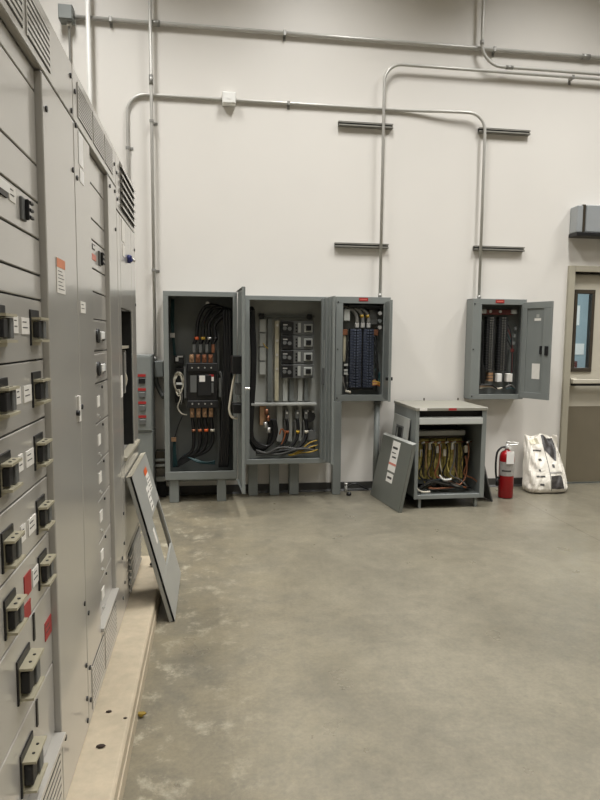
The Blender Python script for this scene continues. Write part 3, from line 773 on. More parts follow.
for (x0, x1) in ((.60, .655), (.70, .745), (.80, .835)):
    MB().box(x0, x1, 5.69, yb, .50, .845).build('bus_bar', M['cablt'], t, bevel=.003)
for k, x in enumerate((.69, .79, .87)):
    MB().box(x - .018, x + .018, 5.65, 5.69, .72, .80).build('lug', M['mid'], t, bevel=.004)
    MB().cyl((x, 5.64, .775), (x, 5.65, .775), .01, 8).build('lug_screw', M['silver'], t)
    wire(t, [(x, 5.665, .72), (x + .01, 5.65, .62), (x - .01, 5.63, .53), (x - .08, 5.62, .45), (x - .16, 5.62, .41)], .014, 'rubber')
    wire(t, [(x - .02, 5.675, .70), (x - .015, 5.66, .6), (x - .04, 5.65, .5), (x - .11, 5.65, .43), (x - .2, 5.65, .395)], .012, 'dgwire')
    MB().cyl((x + .005, 5.64, .59), (x + .002, 5.635, .61), .0175, 8).build('phase_tape', M[('owire', 'ywire', 'wwire')[k]], t)
o = MB().cyl((.905, 5.66, .74), (.905, 5.735, .74), .055, 14).build('transformer_coil', M['charc'], t)
MB().cyl((.925, 5.66, .56), (.925, 5.735, .56), .05, 14).build('transformer_coil', M['mid'], t)
for (x, z) in ((.885, .79), (.935, .785)): MB().cyl((x, 5.65, z), (x, 5.66, z), .01, 8).build('bolt', M['silver'], t)
for k in range(3):
    wire(t, [(.972, 5.62 - .02 * k, .52 - .04 * k), (.90, 5.61 - .02 * k, .50 - .04 * k), (.82, 5.60, .44 - .015 * k), (.74, 5.6, .40 - .006 * k), (.70, 5.60, .39)], .0055, 'ywire')
    wire(t, [(.95, 5.63 - .02 * k, .47 - .02 * k), (.80, 5.60 - .01 * k, .45), (.62, 5.6, .46 - .03 * k), (.5, 5.59, .41), (.40, 5.6, .40 + .02 * k)], .012, ('dgwire', 'rubber', 'dgwire')[k])
wire(t, [(.62, 5.62, .58), (.64, 5.62, .63), (.67, 5.62, .58), (.63, 5.62, .47), (.58, 5.62, .42)], .007, 'owire')
wire(t, [(.47, 5.72, 1.42), (.5, 5.70, 1.38), (.53, 5.71, 1.36)], .005, 'ywire', 'control_wire')
# grooved door leaf folded outwards at the right
p0, d, n, L = door_panel(t, (.992, 5.515), (1.04, 5.2), .37, 1.82)
side = 1 if n.x < 0 else -1
m = obx(p0, d, n, 0, L, -.004, .004, .372, 1.822)
dr = m.build('door', M['cab'], t, bevel=.001)
for (a0, a1) in ((.0, .04), (.11, .15), (.22, .25), (L - .03, L)):
    obx(p0, d, n, a0, a1, side * .004, side * .016, .375, 1.82).build('door_rib', M['cab'], dr, bevel=.002)
obx(p0, d, n, .06, .085, side * .004, side * .007, 1.2, 1.45).build('worn_strip', M['cablt'], dr)
obx(p0, d, n, .045, .07, side * .004, side * .02, 1.05, 1.2).build('latch_bar', M['mid'], dr)

# ---- middle panelboard
def panelboard(x0, x1, z0, z1, inn, label, cols, bz0, bz1, nb, bmat, tmat):
    t = thing('panelboard', ((x0 + x1) / 2, 5.69, z0), label, 'electrical panel', 'panelboards on the back wall')
    shell(t, x0, x1, z0, z1, 5.62, inn)
    MB().box((x0 + x1) / 2 - .045, (x0 + x1) / 2 + .04, 5.6165, 5.6205, z1 - .038, z1 - .008).build('red_label', M['red'], t)
    pm = MB(); pm.box((x0 + x1) / 2 - .035, (x0 + x1) / 2 + .03, 5.6155, 5.617, z1 - .026, z1 - .02); pm.build('label_print', M['salmon'], t)
    m = MB()
    for x in (x0 + .018, x1 - .018):
        for z in (z0 + .03, (z0 + z1) / 2, z1 - .05): m.cyl((x, 5.616, z), (x, 5.621, z), .007, 8)
    split_build(m, 'screw', M['black'], t)
    h = (bz1 - bz0) / nb; f0 = None
    for (c0, c1, flip) in cols:
        for k in range(nb):
            z = bz0 + h * k
            key = (c0, 0)
            if k == 0:
                f0 = MB().box(c0, c1, 5.675, 5.735, z + .0018, z + h - .0018).build('breaker', M[bmat], t, bevel=.0015)
                w = c1 - c0; tx = c0 + w * (.72 if flip else .12)
                MB().box(tx, tx + w * .24, 5.662, 5.676, z + h * .3, z + h * .72).build('toggle', M[tmat], f0)
            else: copy_part(f0, (0, 0, h * k), t)
    return t
t = panelboard(1.135, 1.648, .884, 1.846, (1.2, 1.583, .943, 1.786), 'narrow grey panel with slate blue breakers over a support post', [(1.283, 1.335, 1), (1.34, 1.392, 0), (1.41, 1.46, 1), (1.465, 1.51, 0)], 1.005, 1.555, 21, 'slate', 'slate2')
MB().box(1.395, 1.407, 5.69, 5.735, .99, 1.57).build('bus_divider', M['black'], t)
MB().box(1.28, 1.515, 5.70, 5.745, .985, 1.003).build('breaker_base', M['black'], t)
MB().box(1.215, 1.275, 5.66, 5.745, 1.625, 1.735).build('terminal_box', M['cablt'], t, bevel=.006)
for (x, z) in ((1.235, 1.52), (1.53, 1.52), (1.53, 1.05)): MB().box(x - .03, x + .025, 5.69, 5.73, z - .025, z + .03).build('copper_bus', M['copper'], t, bevel=.003)
MB().box(1.222, 1.248, 5.70, 5.735, 1.25, 1.50).build('neutral_bar', M['beige'], t, bevel=.003)
for k in range(3):
    x = 1.345 + .055 * k
    MB().box(x - .017, x + .017, 5.665, 5.70, 1.565, 1.612).build('lug', M['silver'], t, bevel=.004)
    wire(t, [(x, 5.68, 1.612), (x - .005, 5.68, 1.67), (x - .04, 5.68, 1.725), (x - .09, 5.69, 1.75), (x - .12, 5.70, 1.765)], .0165, 'gwire')
    if k: MB().cyl((x - .004, 5.68, 1.66), (x - .012, 5.68, 1.685), .0175, 10).build('phase_tape', M['ywire'], t)
wire(t, [(1.25, 5.66, 1.765), (1.4, 5.65, 1.77), (1.56, 5.66, 1.755)], .016, 'rubber'); wire(t, [(1.25, 5.69, 1.74), (1.42, 5.68, 1.755), (1.56, 5.69, 1.73)], .014, 'rubber')
MB().box(1.47, 1.545, 5.7, 5.745, 1.60, 1.74).build('end_plate', M['mid'], t)
for k, z in enumerate((1.70, 1.63, 1.57)): MB().cyl((1.555, 5.64, z), (1.555, 5.66, z), .018, 8).build('lug', M['silver' if k != 1 else 'cabin'], t)
for k in range(6):
    wire(t, [(1.515 + .005 * k, 5.70, 1.5 - .08 * k), (1.535 + .006 * k, 5.67, 1.4 - .07 * k), (1.54 + .006 * k, 5.67, 1.15), (1.54, 5.68, .97 + .006 * k)], .006, 'rubber' if k < 4 else 'teal', 'branch_wire')
    wire(t, [(1.275, 5.70, 1.45 - .08 * k), (1.25 - .006 * k, 5.68, 1.3 - .05 * k), (1.245 - .006 * k, 5.68, 1.1), (1.25, 5.68, .965)], .006, 'rubber' if k < 4 else 'gwire', 'branch_wire')
for k in range(4): wire(t, [(1.50, 5.66, 1.03 + .012 * k), (1.54, 5.65, 1.035 + .01 * k), (1.57, 5.66, 1.02 + .01 * k)], .006, ('owire', 'ywire')[k % 2], 'branch_wire')
MB().cyl((1.24, 5.66, .975), (1.29, 5.65, .965), .012, 8).build('bushing', M['wwire'], t)
for z in (1.21, 1.16, 1.13): MB().box(1.225, 1.26, 5.66, 5.68, z, z + .02).build('wire_marker', M['cablt'], t)
# door
p0, d, n, L = door_panel(t, (1.592, 5.617), (1.545, 5.25), .9, 1.8)
m = obx(p0, d, n, 0, L, -.003, .003, .915, 1.80); obx(p0, d, n, L - .004, L, -.012, .012, .915, 1.80, m)
dr = m.build('door', M['cab'], t, bevel=.001)
obx(p0, d, n, L - .05, L - .02, -.03, .03, 1.1, 1.13).build('door_latch', M['black'], dr, bevel=.003)
# post and conduit under the panel
MB().box(1.122, 1.20, 5.62, 5.68, .001, .882).build('support_post', M['cab'], t, bevel=.003)
MB().cyl((1.56, 5.70, .02), (1.56, 5.70, .883), .028, 12).build('lower_conduit', M['cab'], t)
MB().cyl((1.56, 5.70, .845), (1.56, 5.70, .883), .036, 12).build('coupling', M['mid'], t)

# ---- right panelboard
t = panelboard(2.449, 2.99, .894, 1.85, (2.54, 2.943, .942, 1.797), 'grey panel right of the floor transformer, door swung open showing black breakers', [(2.622, 2.66, 1), (2.665, 2.703, 0), (2.745, 2.783, 1), (2.79, 2.835, 0)], 1.165, 1.685, 21, 'charc', 'gwire')
MB().box(2.58, 2.90, 5.70, 5.745, 1.705, 1.755).build('bus_bar', M['dred'], t, bevel=.003)
for x in (2.66, 2.76): MB().cyl((x, 5.69, 1.735), (x, 5.70, 1.735), .014, 8).build('bolt', M['silver'], t)
MB().box(2.562, 2.612, 5.68, 5.74, 1.715, 1.755).build('lug', M['cablt'], t); MB().box(2.87, 2.92, 5.68, 5.74, 1.715, 1.755).build('lug', M['cablt'], t)
for (a, c, mt) in ((2.745, 2.79, 'white'), (2.845, 2.90, 'paper')): MB().box(a, c, 5.665, 5.73, 1.058, 1.14).build('spare_breaker', M[mt], t, bevel=.004)
for z in (1.065, 1.095, 1.125): MB().box(2.655, 2.7, 5.67, 5.73, z, z + .022).build('terminal', M['tanlug'], t)
for k in range(5):
    wire(t, [(2.575 + .006 * k, 5.69, 1.64 - .08 * k), (2.585, 5.67, 1.4 - .05 * k), (2.58 + .006 * k, 5.67, 1.2), (2.59 + .006 * k, 5.68, 1.02)], .006, 'rubber', 'branch_wire')
    wire(t, [(2.84, 5.69, 1.62 - .05 * k), (2.87 + .007 * k, 5.67, 1.5 - .05 * k), (2.885 + .006 * k, 5.67, 1.2), (2.88, 5.68, 1.0 + .006 * k)], .005, ('rubber', 'dred', 'teal', 'rubber', 'dgwire')[k], 'branch_wire')
    wire(t, [(2.56, 5.66, 1.0 + .008 * k), (2.66, 5.65 - .006 * k, 1.015 + .004 * k), (2.74, 5.66, .995), (2.80, 5.67, 1.0)], .008, ('wwire', 'gwire', 'tanlug', 'gwire', 'rubber')[k], 'branch_wire')
for k in range(3): wire(t, [(2.83, 5.66, .99 + .01 * k), (2.88, 5.65, 1.0 + .015 * k), (2.93, 5.66, .985)], .006, ('teal', 'rubber', 'gwire')[k], 'branch_wire')
for k in range(4): MB().box(2.87 + .01 * k, 2.90 + .006 * k, 5.66, 5.68, 1.35 + .07 * k, 1.38 + .07 * k).build('wire_marker', M[('dred', 'cabin', 'cabin', 'mid')[k]], t)
p0, d, n, L = door_panel(t, (2.958, 5.612), (3.092, 5.325), .915, 1.817)
side = 1 if n.y < 0 else -1       # visible inner face
if (p0 + n * side).length > (p0 - n * side).length: side = -side
m = obx(p0, d, n, 0, L, -.003, .003, .912, 1.82)
dr = m.build('door', M['cab'], t, bevel=.001)
fm = MB()
obx(p0, d, n, 0, L, side * .003, side * .016, 1.76, 1.82, fm); obx(p0, d, n, 0, L, side * .003, side * .016, .912, .97, fm)
obx(p0, d, n, 0, .05, side * .003, side * .016, .97, 1.76, fm); obx(p0, d, n, L - .085, L, side * .003, side * .016, .97, 1.76, fm)
fm.build('door_rim', M['cab'], dr, bevel=.002)
obx(p0, d, n, .12, .205, side * .003, side * .0045, 1.10, 1.245).build('directory_card', M['paper'], dr)
obx(p0, d, n, .125, .195, side * .003, side * .0045, 1.645, 1.668).build('sticker', M['paper'], dr); obx(p0, d, n, .145, .175, side * .003, side * .0045, 1.675, 1.705).build('sticker', M['cablt'], dr)
obx(p0, d, n, L - .055, L - .02, side * .016, side * .03, 1.325, 1.41).build('door_latch', M['black'], dr, bevel=.003)
obx(p0, d, n, L - .115, L - .098, side * .003, side * .02, 1.335, 1.41).build('latch_tab', M['black'], dr, bevel=.002)

# low rail and boxes along the wall between the enclosure and tall cabinet
t = thing('wireway', (-.3, WALL - .06, .1), 'low dark wireway and rail along wall behind the tall left cabinet', 'wireway')
MB().box(-.50, -.418, WALL - .10, WALL - .06, .155, .195).build('rail', M['cablt'], t)
MB().box(-.50, -.42, WALL - .13, WALL - .03, .28, .44).build('box', M['darkbr'], t, bevel=.004)
for z in (.31, .36): MB().cyl((-.505, WALL - .14, z), (-.42, WALL - .14, z), .014, 10).build('tube', M['cablt'], t)
MB().box(-.50, -.418, WALL - .075, WALL - .055, .001, .155).build('backplate', M['darkm'], t)
# loose stub fittings on floor by the post
t = thing('conduit_stub', (1.275, 5.62, .002), 'short capped conduit stub on floor right of the support post', 'conduit stub')
MB().cyl((1.27, 5.70, .001), (1.27, 5.70, .075), .014, 10).build('tube', M['emt'], t); MB().cyl((1.27, 5.70, .075), (1.27, 5.70, .09), .018, 10).build('cap', M['silver'], t)
t = tag(MB().lathe((1.272, 5.58, .001), [(.004, 0), (.022, .002), (.026, .014), (.02, .026), (.006, .032)], 12).build('rubber_plug', M['black']), 'small black plug lying on the floor near the support post', 'plug')
t = tag(MB().tube(smooth_path([(1.27, 5.735, .03), (1.36, 5.73, .075), (1.44, 5.735, .04), (1.50, 5.73, .012)]), .008, 8).build('cable', M['rubber']), 'thin black cable along the wall base left of the leaning cover', 'cable')

# ---------------------------------------------------------------- floor transformer
TX0, TX1, TY0, TY1 = 1.725, 2.362, 5.05, 5.68
t = thing('transformer_cabinet', ((TX0 + TX1) / 2, (TY0 + TY1) / 2, .001), 'squat grey floor transformer with its front open showing yellowed windings', 'transformer')
m = MB(); th = .006
m.box(TX0, TX0 + th, TY0 + .01, TY1, .085, .86); m.box(TX1 - th, TX1, TY0 + .01, TY1, .085, .86); m.box(TX0, TX1, TY1 - th, TY1, .085, .86); m.box(TX0, TX1, TY0 + .01, TY1, .085, .1)
m.build('case', M['cab'], t)
MB().box(TX0 - .006, TX1 + .006, TY0 - .008, TY1 + .004, .855, .882).build('lid', M['lidp'], t, bevel=.003)
for x in (2.06, 2.40): MB().box(x - .055, x - .045, TY1 - .02, TY1 - .01, .882, .905).build('lifting_tab', M['darkbr'], t)
m = MB(); m.box(TX0, TX0 + .032, TY0, TY0 + .012, .085, .855); m.box(TX1 - .04, TX1, TY0, TY0 + .012, .085, .855)
m.box(TX0 + .032, TX1 - .04, TY0, TY0 + .012, .085, .122)
m.build('front_frame', M['cab'], t, bevel=.002)
m = MB(); m.prism([(TY0 + .002, .735), (TY0 - .012, .742), (TY0 - .006, .79), (TY0 + .03, .80), (TY0 + .03, .79), (TY0 + .004, .783)], 0, TX0 + .03, TX1 - .038)
m.build('louver_lip', M['cablt'], t)
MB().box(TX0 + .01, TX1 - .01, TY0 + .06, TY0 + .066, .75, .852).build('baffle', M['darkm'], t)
MB().box(2.012, 2.082, TY0 - .0105, TY0 - .0075, .858, .879).build('red_label', M['red'], t)
MB().box(TX0 + .03, TX0 + .095, TY0 - .0105, TY0 - .0075, .858, .878).build('label', M['paper'], t)
for (x, y) in ((TX0 + .05, TY0 + .02), (TX1 - .075, TY0 + .02), (TX0 + .05, TY1 - .05), (TX1 - .075, TY1 - .05)):
    MB().box(x, x + .022, y, y + .03, .001, .086).build('foot', M['cab'], t)
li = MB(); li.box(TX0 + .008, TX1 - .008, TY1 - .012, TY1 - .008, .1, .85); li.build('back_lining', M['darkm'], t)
MB().box(1.82, 2.28, 5.30, 5.40, .60, .645).build('core_clamp', M['cablt'], t, bevel=.004)
MB().box(1.80, 2.30, 5.30, 5.48, .16, .20).build('core_clamp', M['cabin'], t, bevel=.004)
MB().box(1.82, 2.28, 5.34, 5.44, .5, .6).build('core_yoke', M['darkbr'], t)
for k in range(3):
    x = 1.885 + .155 * k
    prof = []
    for i in range(28):
        z = .205 + .365 * i / 27; prof.append((.072 + .0055 * (i % 2) + .004 * math.sin(i * 1.7 + k), z))
    MB().lathe((x, 5.36, 0), prof, 20).build('winding', M['ywind'], t)
    for q in range(3):
        xx = x - .05 + .05 * q
        MB().box(xx - .01, xx + .01, 5.268, 5.285, .21 + .02 * (q % 2), .56 - .03 * q).build('winding_tap', M[('ywind', 'darkbr', 'ywind')[q]], t, bevel=.003)
MB().cyl((1.77, 5.27, .548), (2.33, 5.27, .545), .006, 8).build('tap_bar', M['copper'], t)
for k, x in enumerate((1.85, 1.93, 2.0, 2.07, 2.14, 2.27)):
    MB().cyl((x, 5.25, .54), (x + .03, 5.25, .552), .009, 8).build('tap_lug', M['silver'], t)
    z = .42 + .03 * ((k * 5) % 3)
    MB().box(x - .012, x + .014, 5.245, 5.262, z, z + .065).build('tap_tag', M['wwire' if k % 2 else 'silver'], t, bevel=.003)
    wire(t, [(x + .01, 5.255, .545), (x + .02, 5.235, .48), (x + .01, 5.235, .36), (x - .02, 5.23, .26), (x + .06, 5.2, .19 + .006 * k), (x + .12, 5.19, .16)], .0075, ('rubber', 'darkbr', 'owire', 'rubber', 'gwire', 'copper')[k])
for k in range(7):
    x = 1.84 + .065 * k
    wire(t, [(x, 5.262, .53), (x + .012 * (-1) ** k, 5.245, .44), (x - .008, 5.24, .35), (x + .02, 5.235, .25), (x + .04, 5.21, .19)], .006, ('ywind', 'tanlug', 'darkbr', 'wwire')[k % 4], 'tap_lead')
wire(t, [(2.265, 5.25, .42), (2.275, 5.23, .32), (2.25, 5.21, .22), (2.17, 5.19, .16), (2.0, 5.18, .145), (1.9, 5.18, .15)], .009, 'copper')
for k in range(7):
    wire(t, [(1.79 + .02 * k, 5.17 + .01 * k, .14 + .01 * (k % 3)), (1.92 + .02 * k, 5.16 + .012 * k, .22 - .01 * (k % 4)), (2.05 + .01 * k, 5.16 + .01 * k, .2 - .012 * (k % 3)), (2.18 + .01 * k, 5.17, .15 + .01 * (k % 2)), (2.30, 5.2 + .02 * k, .14)], .008, ('rubber', 'gwire', 'rubber', 'darkbr', 'teal', 'rubber', 'owire')[k])
wire(t, [(1.99, 5.15, .27), (2.02, 5.145, .235), (2.06, 5.145, .23), (2.1, 5.15, .235)], .0085, 'white')
wire(t, [(1.77, 5.15, .19), (1.79, 5.14, .15), (1.83, 5.13, .13), (1.9, 5.13, .13)], .009, 'wwire')

# front cover leaning on transformer's left front corner
def sheet(name, P, label, cat, mat, th=.012, extra=None):
    """sheet from bottom-left, bottom-right and up vector"""
    bl, brv, tl = map(Vector, P); ux = (brv - bl); w = ux.length; ux.normalize(); uz = (tl - bl); h = uz.length
    uz = (uz - ux * uz.dot(ux)).normalized(); uy = uz.cross(ux)
    t = thing(name, bl, label, cat, local=True)
    t.rotation_euler = Matrix((ux, uy, uz)).transposed().to_euler()
    return t, w, h

t, w, h = sheet('cover_sheet', [(1.478, 5.58, .003), (1.56, 4.95, .003), (1.597, 5.58, .575)], 'grey cover with a white label propped on front left of the transformer', 'cover panel', 'cab')
m = MB(); m.box(0, w, 0, .003, 0, h)
m.box(0, .003, 0, .03, 0, h); m.box(w - .003, w, 0, .03, 0, h); m.box(0, w, 0, .03, 0, .003)
m.build('sheet', M['covershade'], t, bevel=.001)
fa = math.radians(32); MB().obox((w / 2, .016 * math.cos(fa), h + .016 * math.sin(fa)), (w / 2, 0, 0), (0, .017 * math.cos(fa), .017 * math.sin(fa)), (0, -.0012 * math.sin(fa), .0012 * math.cos(fa))).build('top_flange', M['cablt'], t)  # paler than its sheet, the lit top edge put into the colour
a = w * .40
MB().box(a, a + .15, -.002, -.0003, h - .29, h - .02).build('label', M['paper'], t)
m = MB(); m.box(a + .02, a + .12, -.0028, -.0019, h - .09, h - .07); m.box(a + .02, a + .1, -.0028, -.0019, h - .13, h - .12); m.box(a + .04, a + .12, -.0028, -.0019, h - .17, h - .155)
m.build('print', M['ink'], t)
MB().box(a + .0, a + .15, -.0028, -.0019, h - .235, h - .215).build('print', M['salmon'], t)
MB().box(a + .01, a + .14, -.002, -.0003, h - .39, h - .31).build('label', M['paper'], t)
MB().box(a + .03, a + .12, -.0028, -.0019, h - .36, h - .34).build('print', M['ink'], t)

t, w, h = sheet('cover_sheet', [(1.622, 5.62, .003), (1.622, 5.17, .003), (1.709, 5.62, .77)], 'small cover with a square hole between transformer side and front cover', 'cover panel', 'cab')
m = MB(); m.ring(1, 0, .010, (0, w, 0, h), (.14, .31, h - .36, h - .10))
m.build('sheet', M['cablt'], t, bevel=.001)
MB().ring(1, -.008, .0, (.125, .325, h - .375, h - .085), (.14, .31, h - .36, h - .10)).build('hole_trim', M['mid'], t)
MB().box(.15, .30, .0101, .014, h - .355, h - .105).build('backing', M['black'], t)

t, w, h = sheet('cover_sheet', [(2.512, 5.62, .003), (2.512, 5.20, .003), (2.385, 5.62, .47)], 'dark narrow cover leaning on the right side of the transformer', 'cover panel', 'cab')
MB().box(0, w, 0, .012, 0, h).build('sheet', M['mid'], t, bevel=.002)

# ---------------------------------------------------------------- fire extinguisher
ex, ey = 2.712, 5.345
t = thing('fire_extinguisher', (ex, ey, .001), 'red fire extinguisher with a white tag standing on floor beside the sack', 'fire extinguisher')
MB().lathe((ex, ey, .001), [(.05, 0), (.063, .004), (.068, .012), (.0685, .37), (.066, .395), (.056, .42), (.038, .438), (.022, .446), (.02, .458)], 32).build('tank', M['redp'], t)
lb = MB(); ring0 = []; n = 20
for z in (.215, .345):
    ring0.append([lb.bm.verts.new((ex + .0695 * math.cos(q), ey + .0695 * math.sin(q), z)) for q in [math.radians(-178 + 176 * k / n) for k in range(n + 1)]])
for k in range(n): lb._f([ring0[0][k], ring0[0][k + 1], ring0[1][k + 1], ring0[1][k]], True)
lb.build('label', M['lgrey'], t)
lb = MB(); rg = []
for z in (.255, .27): rg.append([lb.bm.verts.new((ex + .0702 * math.cos(q), ey + .0702 * math.sin(q), z)) for q in [math.radians(-150 + 70 * k / 8) for k in range(9)]])
for k in range(8): lb._f([rg[0][k], rg[0][k + 1], rg[1][k + 1], rg[1][k]], True)
lb.build('print', M['ink'], t)
v = MB(); v.lathe((ex, ey, .455), [(.02, 0), (.024, .004), (.024, .022), (.019, .03), (.017, .05), (.008, .056)], 16); vo = v.build('valve', M['silver'], t)
m = MB(); m.obox((ex + .045, ey - .002, .497), (.055, 0, .004), (0, .009, 0), (-.0003, 0, .003)); m.build('carry_handle', M['silver'], t, bevel=.002)
m = MB(); m.obox((ex + .05, ey - .002, .52), (.058, 0, -.006), (0, .009, 0), (.0003, 0, .003)); m.obox((ex - .005, ey - .002, .515), (.006, 0, 0), (0, .01, 0), (0, 0, .013)); m.build('squeeze_lever', M['silver'], t, bevel=.002)
m = MB(); m.cyl((ex + .012, ey - .026, .478), (ex + .012, ey - .034, .478), .014, 14); m.build('pressure_gauge', M['white'], t)
wire(t, [(ex - .02, ey, .478), (ex - .06, ey - .005, .472), (ex - .1, ey - .01, .43), (ex - .112, ey - .012, .34), (ex - .108, ey - .012, .24), (ex - .095, ey - .012, .165)], .0095, 'hose', 'hose')
MB().tube([(ex - .095, ey - .012, .185), (ex - .09, ey - .012, .12)], .013, 10, radii=[.011, .016]).build('nozzle', M['black'], t)
MB().obox((ex - .075, ey - .008, .19), (.02, 0, 0), (0, .006, 0), (0, 0, .012)).build('hose_clip', M['black'], t)
MB().obox((ex - .004, ey - .076, .39), (.036, 0, 0), (0, .001, .0002), (0, -.0005, .058)).build('inspection_tag', M['tagw'], t)

# ---------------------------------------------------------------- paper sack
bx = 3.21
SEC = [(0, .178, .09, 5.54), (.012, .195, .115, 5.535), (.045, .205, .128, 5.532), (.12, .196, .125, 5.545), (.2, .188, .116, 5.57), (.28, .178, .1, 5.6), (.36, .168, .08, 5.635), (.43, .16, .058, 5.665), (.48, .156, .04, 5.69), (.515, .152, .026, 5.705)]
def sect(z):
    for a, c in zip(SEC, SEC[1:]):
        if z <= c[0]:
            q = (z - a[0]) / (c[0] - a[0]); return [a[i] + (c[i] - a[i]) * q for i in range(1, 4)]
    return SEC[-1][1:]
def sackpt(a, z, off=0.0):
    hw, hd, cy = sect(z); ca, sa = math.cos(a), math.sin(a); e = .55
    x = hw * math.copysign(abs(ca) ** e, ca); y = hd * math.copysign(abs(sa) ** e, sa)
    wr = .009 * math.sin(7 * a + 24 * z) * (.4 + z) + .008 * math.sin(37 * z + 3 * a) * (.3 + z) + .005 * math.sin(17 * a - 40 * z)
    k = min(1, z / .05)
    x += wr * k * .6; y += wr * k * (.5 if sa > 0 else 1.2)
    skew = .012 * (z / .5)
    zz = z + (.018 * math.sin(5 * x / .16 + 1) + .012 * math.sin(11 * x / .16)) * max(0, z - .4) / .115
    return Vector((bx + x + skew, min(cy + y - off, WALL - .03), .002 + zz))
t = thing('paper_sack', (bx, 5.56, .001), 'white crumpled paper sack with dark print slumped against wall by the door', 'sack')
m = MB(); NA = 72; zs = [.515 * (i / 40) for i in range(41)]; rings = []
for z in zs: rings.append([m.bm.verts.new(sackpt(2 * math.pi * k / NA, z)) for k in range(NA)])
for a, c in zip(rings, rings[1:]):
    for k in range(NA): m._f([a[k], a[(k + 1) % NA], c[(k + 1) % NA], c[k]], True)
m._f(rings[0][::-1]); m._f(rings[-1])
m.build('bag', M['sack'], t)
def front_a(u, z):
    # angle on the front side giving x offset u (u in metres from centre)
    hw = sect(z)[0]; q = max(-.999, min(.999, u / hw)); ca = math.copysign(abs(q) ** (1 / .55), q)
    return -math.acos(ca)
def patch(name, mat, f, z0, z1, nz=14, nu=8):
    m = MB(); g = []
    for i in range(nz + 1):
        z = z0 + (z1 - z0) * i / nz; u0, u1 = f((z - z0) / (z1 - z0))
        g.append([m.bm.verts.new(sackpt(front_a(u0 + (u1 - u0) * k / nu, z), z, .0035)) for k in range(nu + 1)])
    for a, c in zip(g, g[1:]):
        for k in range(nu): m._f([a[k], a[k + 1], c[k + 1], c[k]], True)
    return m.build(name, mat, t)
patch('printed_block', M['sackdark'], lambda q: (.0 + .004 * q, .132 - .02 * q), .05, .17)
patch('printed_block', M['sackdark'], lambda q: (.075 - .075 * min(1, q * 2.2), .09 + .032 * min(1, q * 2)), .30, .505)
patch('printed_stripe', M['ink'], lambda q: (-.006, -.001), .03, .46, 20, 2)
for (u0, u1, z0, z1) in ((-.14, -.055, .158, .172), (-.115, -.075, .082, .1), (-.12, -.04, .385, .398), (-.09, -.06, .3, .32), (.035, .06, .24, .27), (-.11, -.09, .21, .23)):
    patch('printed_text', M['ink'], lambda q, u0=u0, u1=u1: (u0, u1), z0, z1, 3, 4)
patch('printed_text', M['lgrey'], lambda q: (.0, .12), .19, .205, 3, 6)
# open folded mouth and loose side flap
patch('folded_mouth', M['beige'], lambda q: (-.125, -.02), .455, .505, 4, 6)
m = MB(); P = [(.15, .03), (.195, .05), (.18, .12), (.16, .22), (.155, .3), (.165, .38), (.2, .45), (.195, .52), (.15, .53), (.12, .42), (.12, .2), (.13, .05)]
m.prism([(bx + a, .002 + z) for a, z in P], 1, 5.668, 5.70)
fo = m.build('side_flap', M['sack'], t, bevel=.01, seg=2)

# ---------------------------------------------------------------- bits on the ground
o = MB()
pl = [(-.035, 0), (-.02, .012), (0, .018), (.02, .012), (.036, 0), (.02, -.014), (0, -.018), (-.02, -.012)]
A = [o.bm.verts.new((-.275 + x * .55, 2.325 + y * .7, .006 + .009 * math.sin(x * 60) ** 2)) for x, y in pl]; B = [o.bm.verts.new((v.co.x, v.co.y, v.co.z + .004)) for v in A]
o._f(A[::-1]); o._f(B)
for k in range(8): o._f([A[k], A[(k + 1) % 8], B[(k + 1) % 8], B[k]])
tag(o.build('dry_leaf', M['leafy']), 'small curled yellow leaf on floor at the foot of the curb', 'leaf')
def crumb(x, y, r, label, z=.1005):
    m = MB(); m.lathe((x, y, z), [(r * .7, 0), (r, r * .2), (r * .7, r * .5), (r * .2, r * .6)], 7)
    o = m.build('crumb', M['debris']); o.scale = (1.3, .8, 1); tag(o, label, 'debris')
crumb(-.371, 2.015, .013, 'larger dark crumb on the curb, nearest the camera')
crumb(-.376, 2.212, .009, 'small dark crumb on the curb, beyond the larger crumb')
crumb(-.312, 2.165, .006, 'tiny dark speck on the curb near its edge')
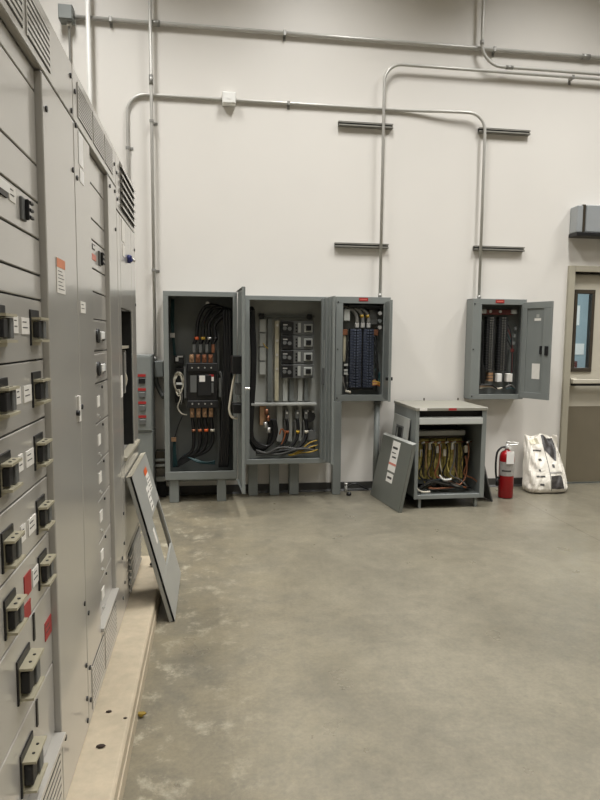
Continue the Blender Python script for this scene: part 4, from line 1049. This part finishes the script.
m = MB(); m.tube(smooth_path([(-.36, 3.66, .11), (-.345, 3.68, .13), (-.32, 3.70, .125), (-.30, 3.71, .112)]), .011, 8)
tag(m.build('black_clip', M['black']), 'small black bent clip on curb behind the leaning cover', 'clip')

# ---------------------------------------------------------------- lights: rows of ceiling troffers and an added corridor lamp
def area(x, y, z, sx, sy, e, col=(1, .992, .972), spread=119):
    l = bpy.data.lights.new('ceiling_lamp', 'AREA'); l.shape = 'RECTANGLE'; l.size = sx; l.size_y = sy; l.energy = e; l.color = col; l.spread = math.radians(spread)
    o = bpy.data.objects.new('ceiling_lamp', l); COL.objects.link(o); o.location = (x, y, z); return o
for x in (-1.2, 1.0, 3.2, 5.3):
    for y in (4.1, 1.7, -.7, -3.4):
        area(x, y, CEIL - .12, .35, 1.25, {4.1: 70, 1.7: 27}.get(y, 19))
area(4.5, 7.4, 2.9, .9, .9, 75, (.9, .97, 1), 180)  # added lamp, brightens the view through the door glass

w = bpy.data.worlds.new('world'); sc.world = w; w.use_nodes = True
w.node_tree.nodes['Background'].inputs['Color'].default_value = (.9, .88, .84, 1); w.node_tree.nodes['Background'].inputs['Strength'].default_value = .25

# ---------------------------------------------------------------- camera
pitch, yaw, roll = .098677, .1426767, .00841115
cyw, syw, cp, sp = math.cos(yaw), math.sin(yaw), math.cos(pitch), math.sin(pitch)
fwd = Vector((syw * cp, cyw * cp, -sp)); right = Vector((cyw, -syw, 0)); up = right.cross(fwd)
c_, s_ = math.cos(roll), math.sin(roll)
r2 = right * c_ + up * s_; u2 = -right * s_ + up * c_
cam = bpy.data.cameras.new('camera'); cam.sensor_fit = 'VERTICAL'; cam.sensor_height = 24; cam.lens = 620.05 / 800 * 24; cam.clip_start = .05
co = bpy.data.objects.new('camera', cam); COL.objects.link(co)
co.matrix_world = Matrix.Translation((0, 0, 1.46)) @ Matrix((r2, u2, -fwd)).transposed().to_4x4()
sc.camera = co
vs = sc.view_settings
vs.view_transform = 'Standard'; vs.look = 'None'; vs.gamma = 1; vs.use_curve_mapping = False
vs.exposure = 0.0
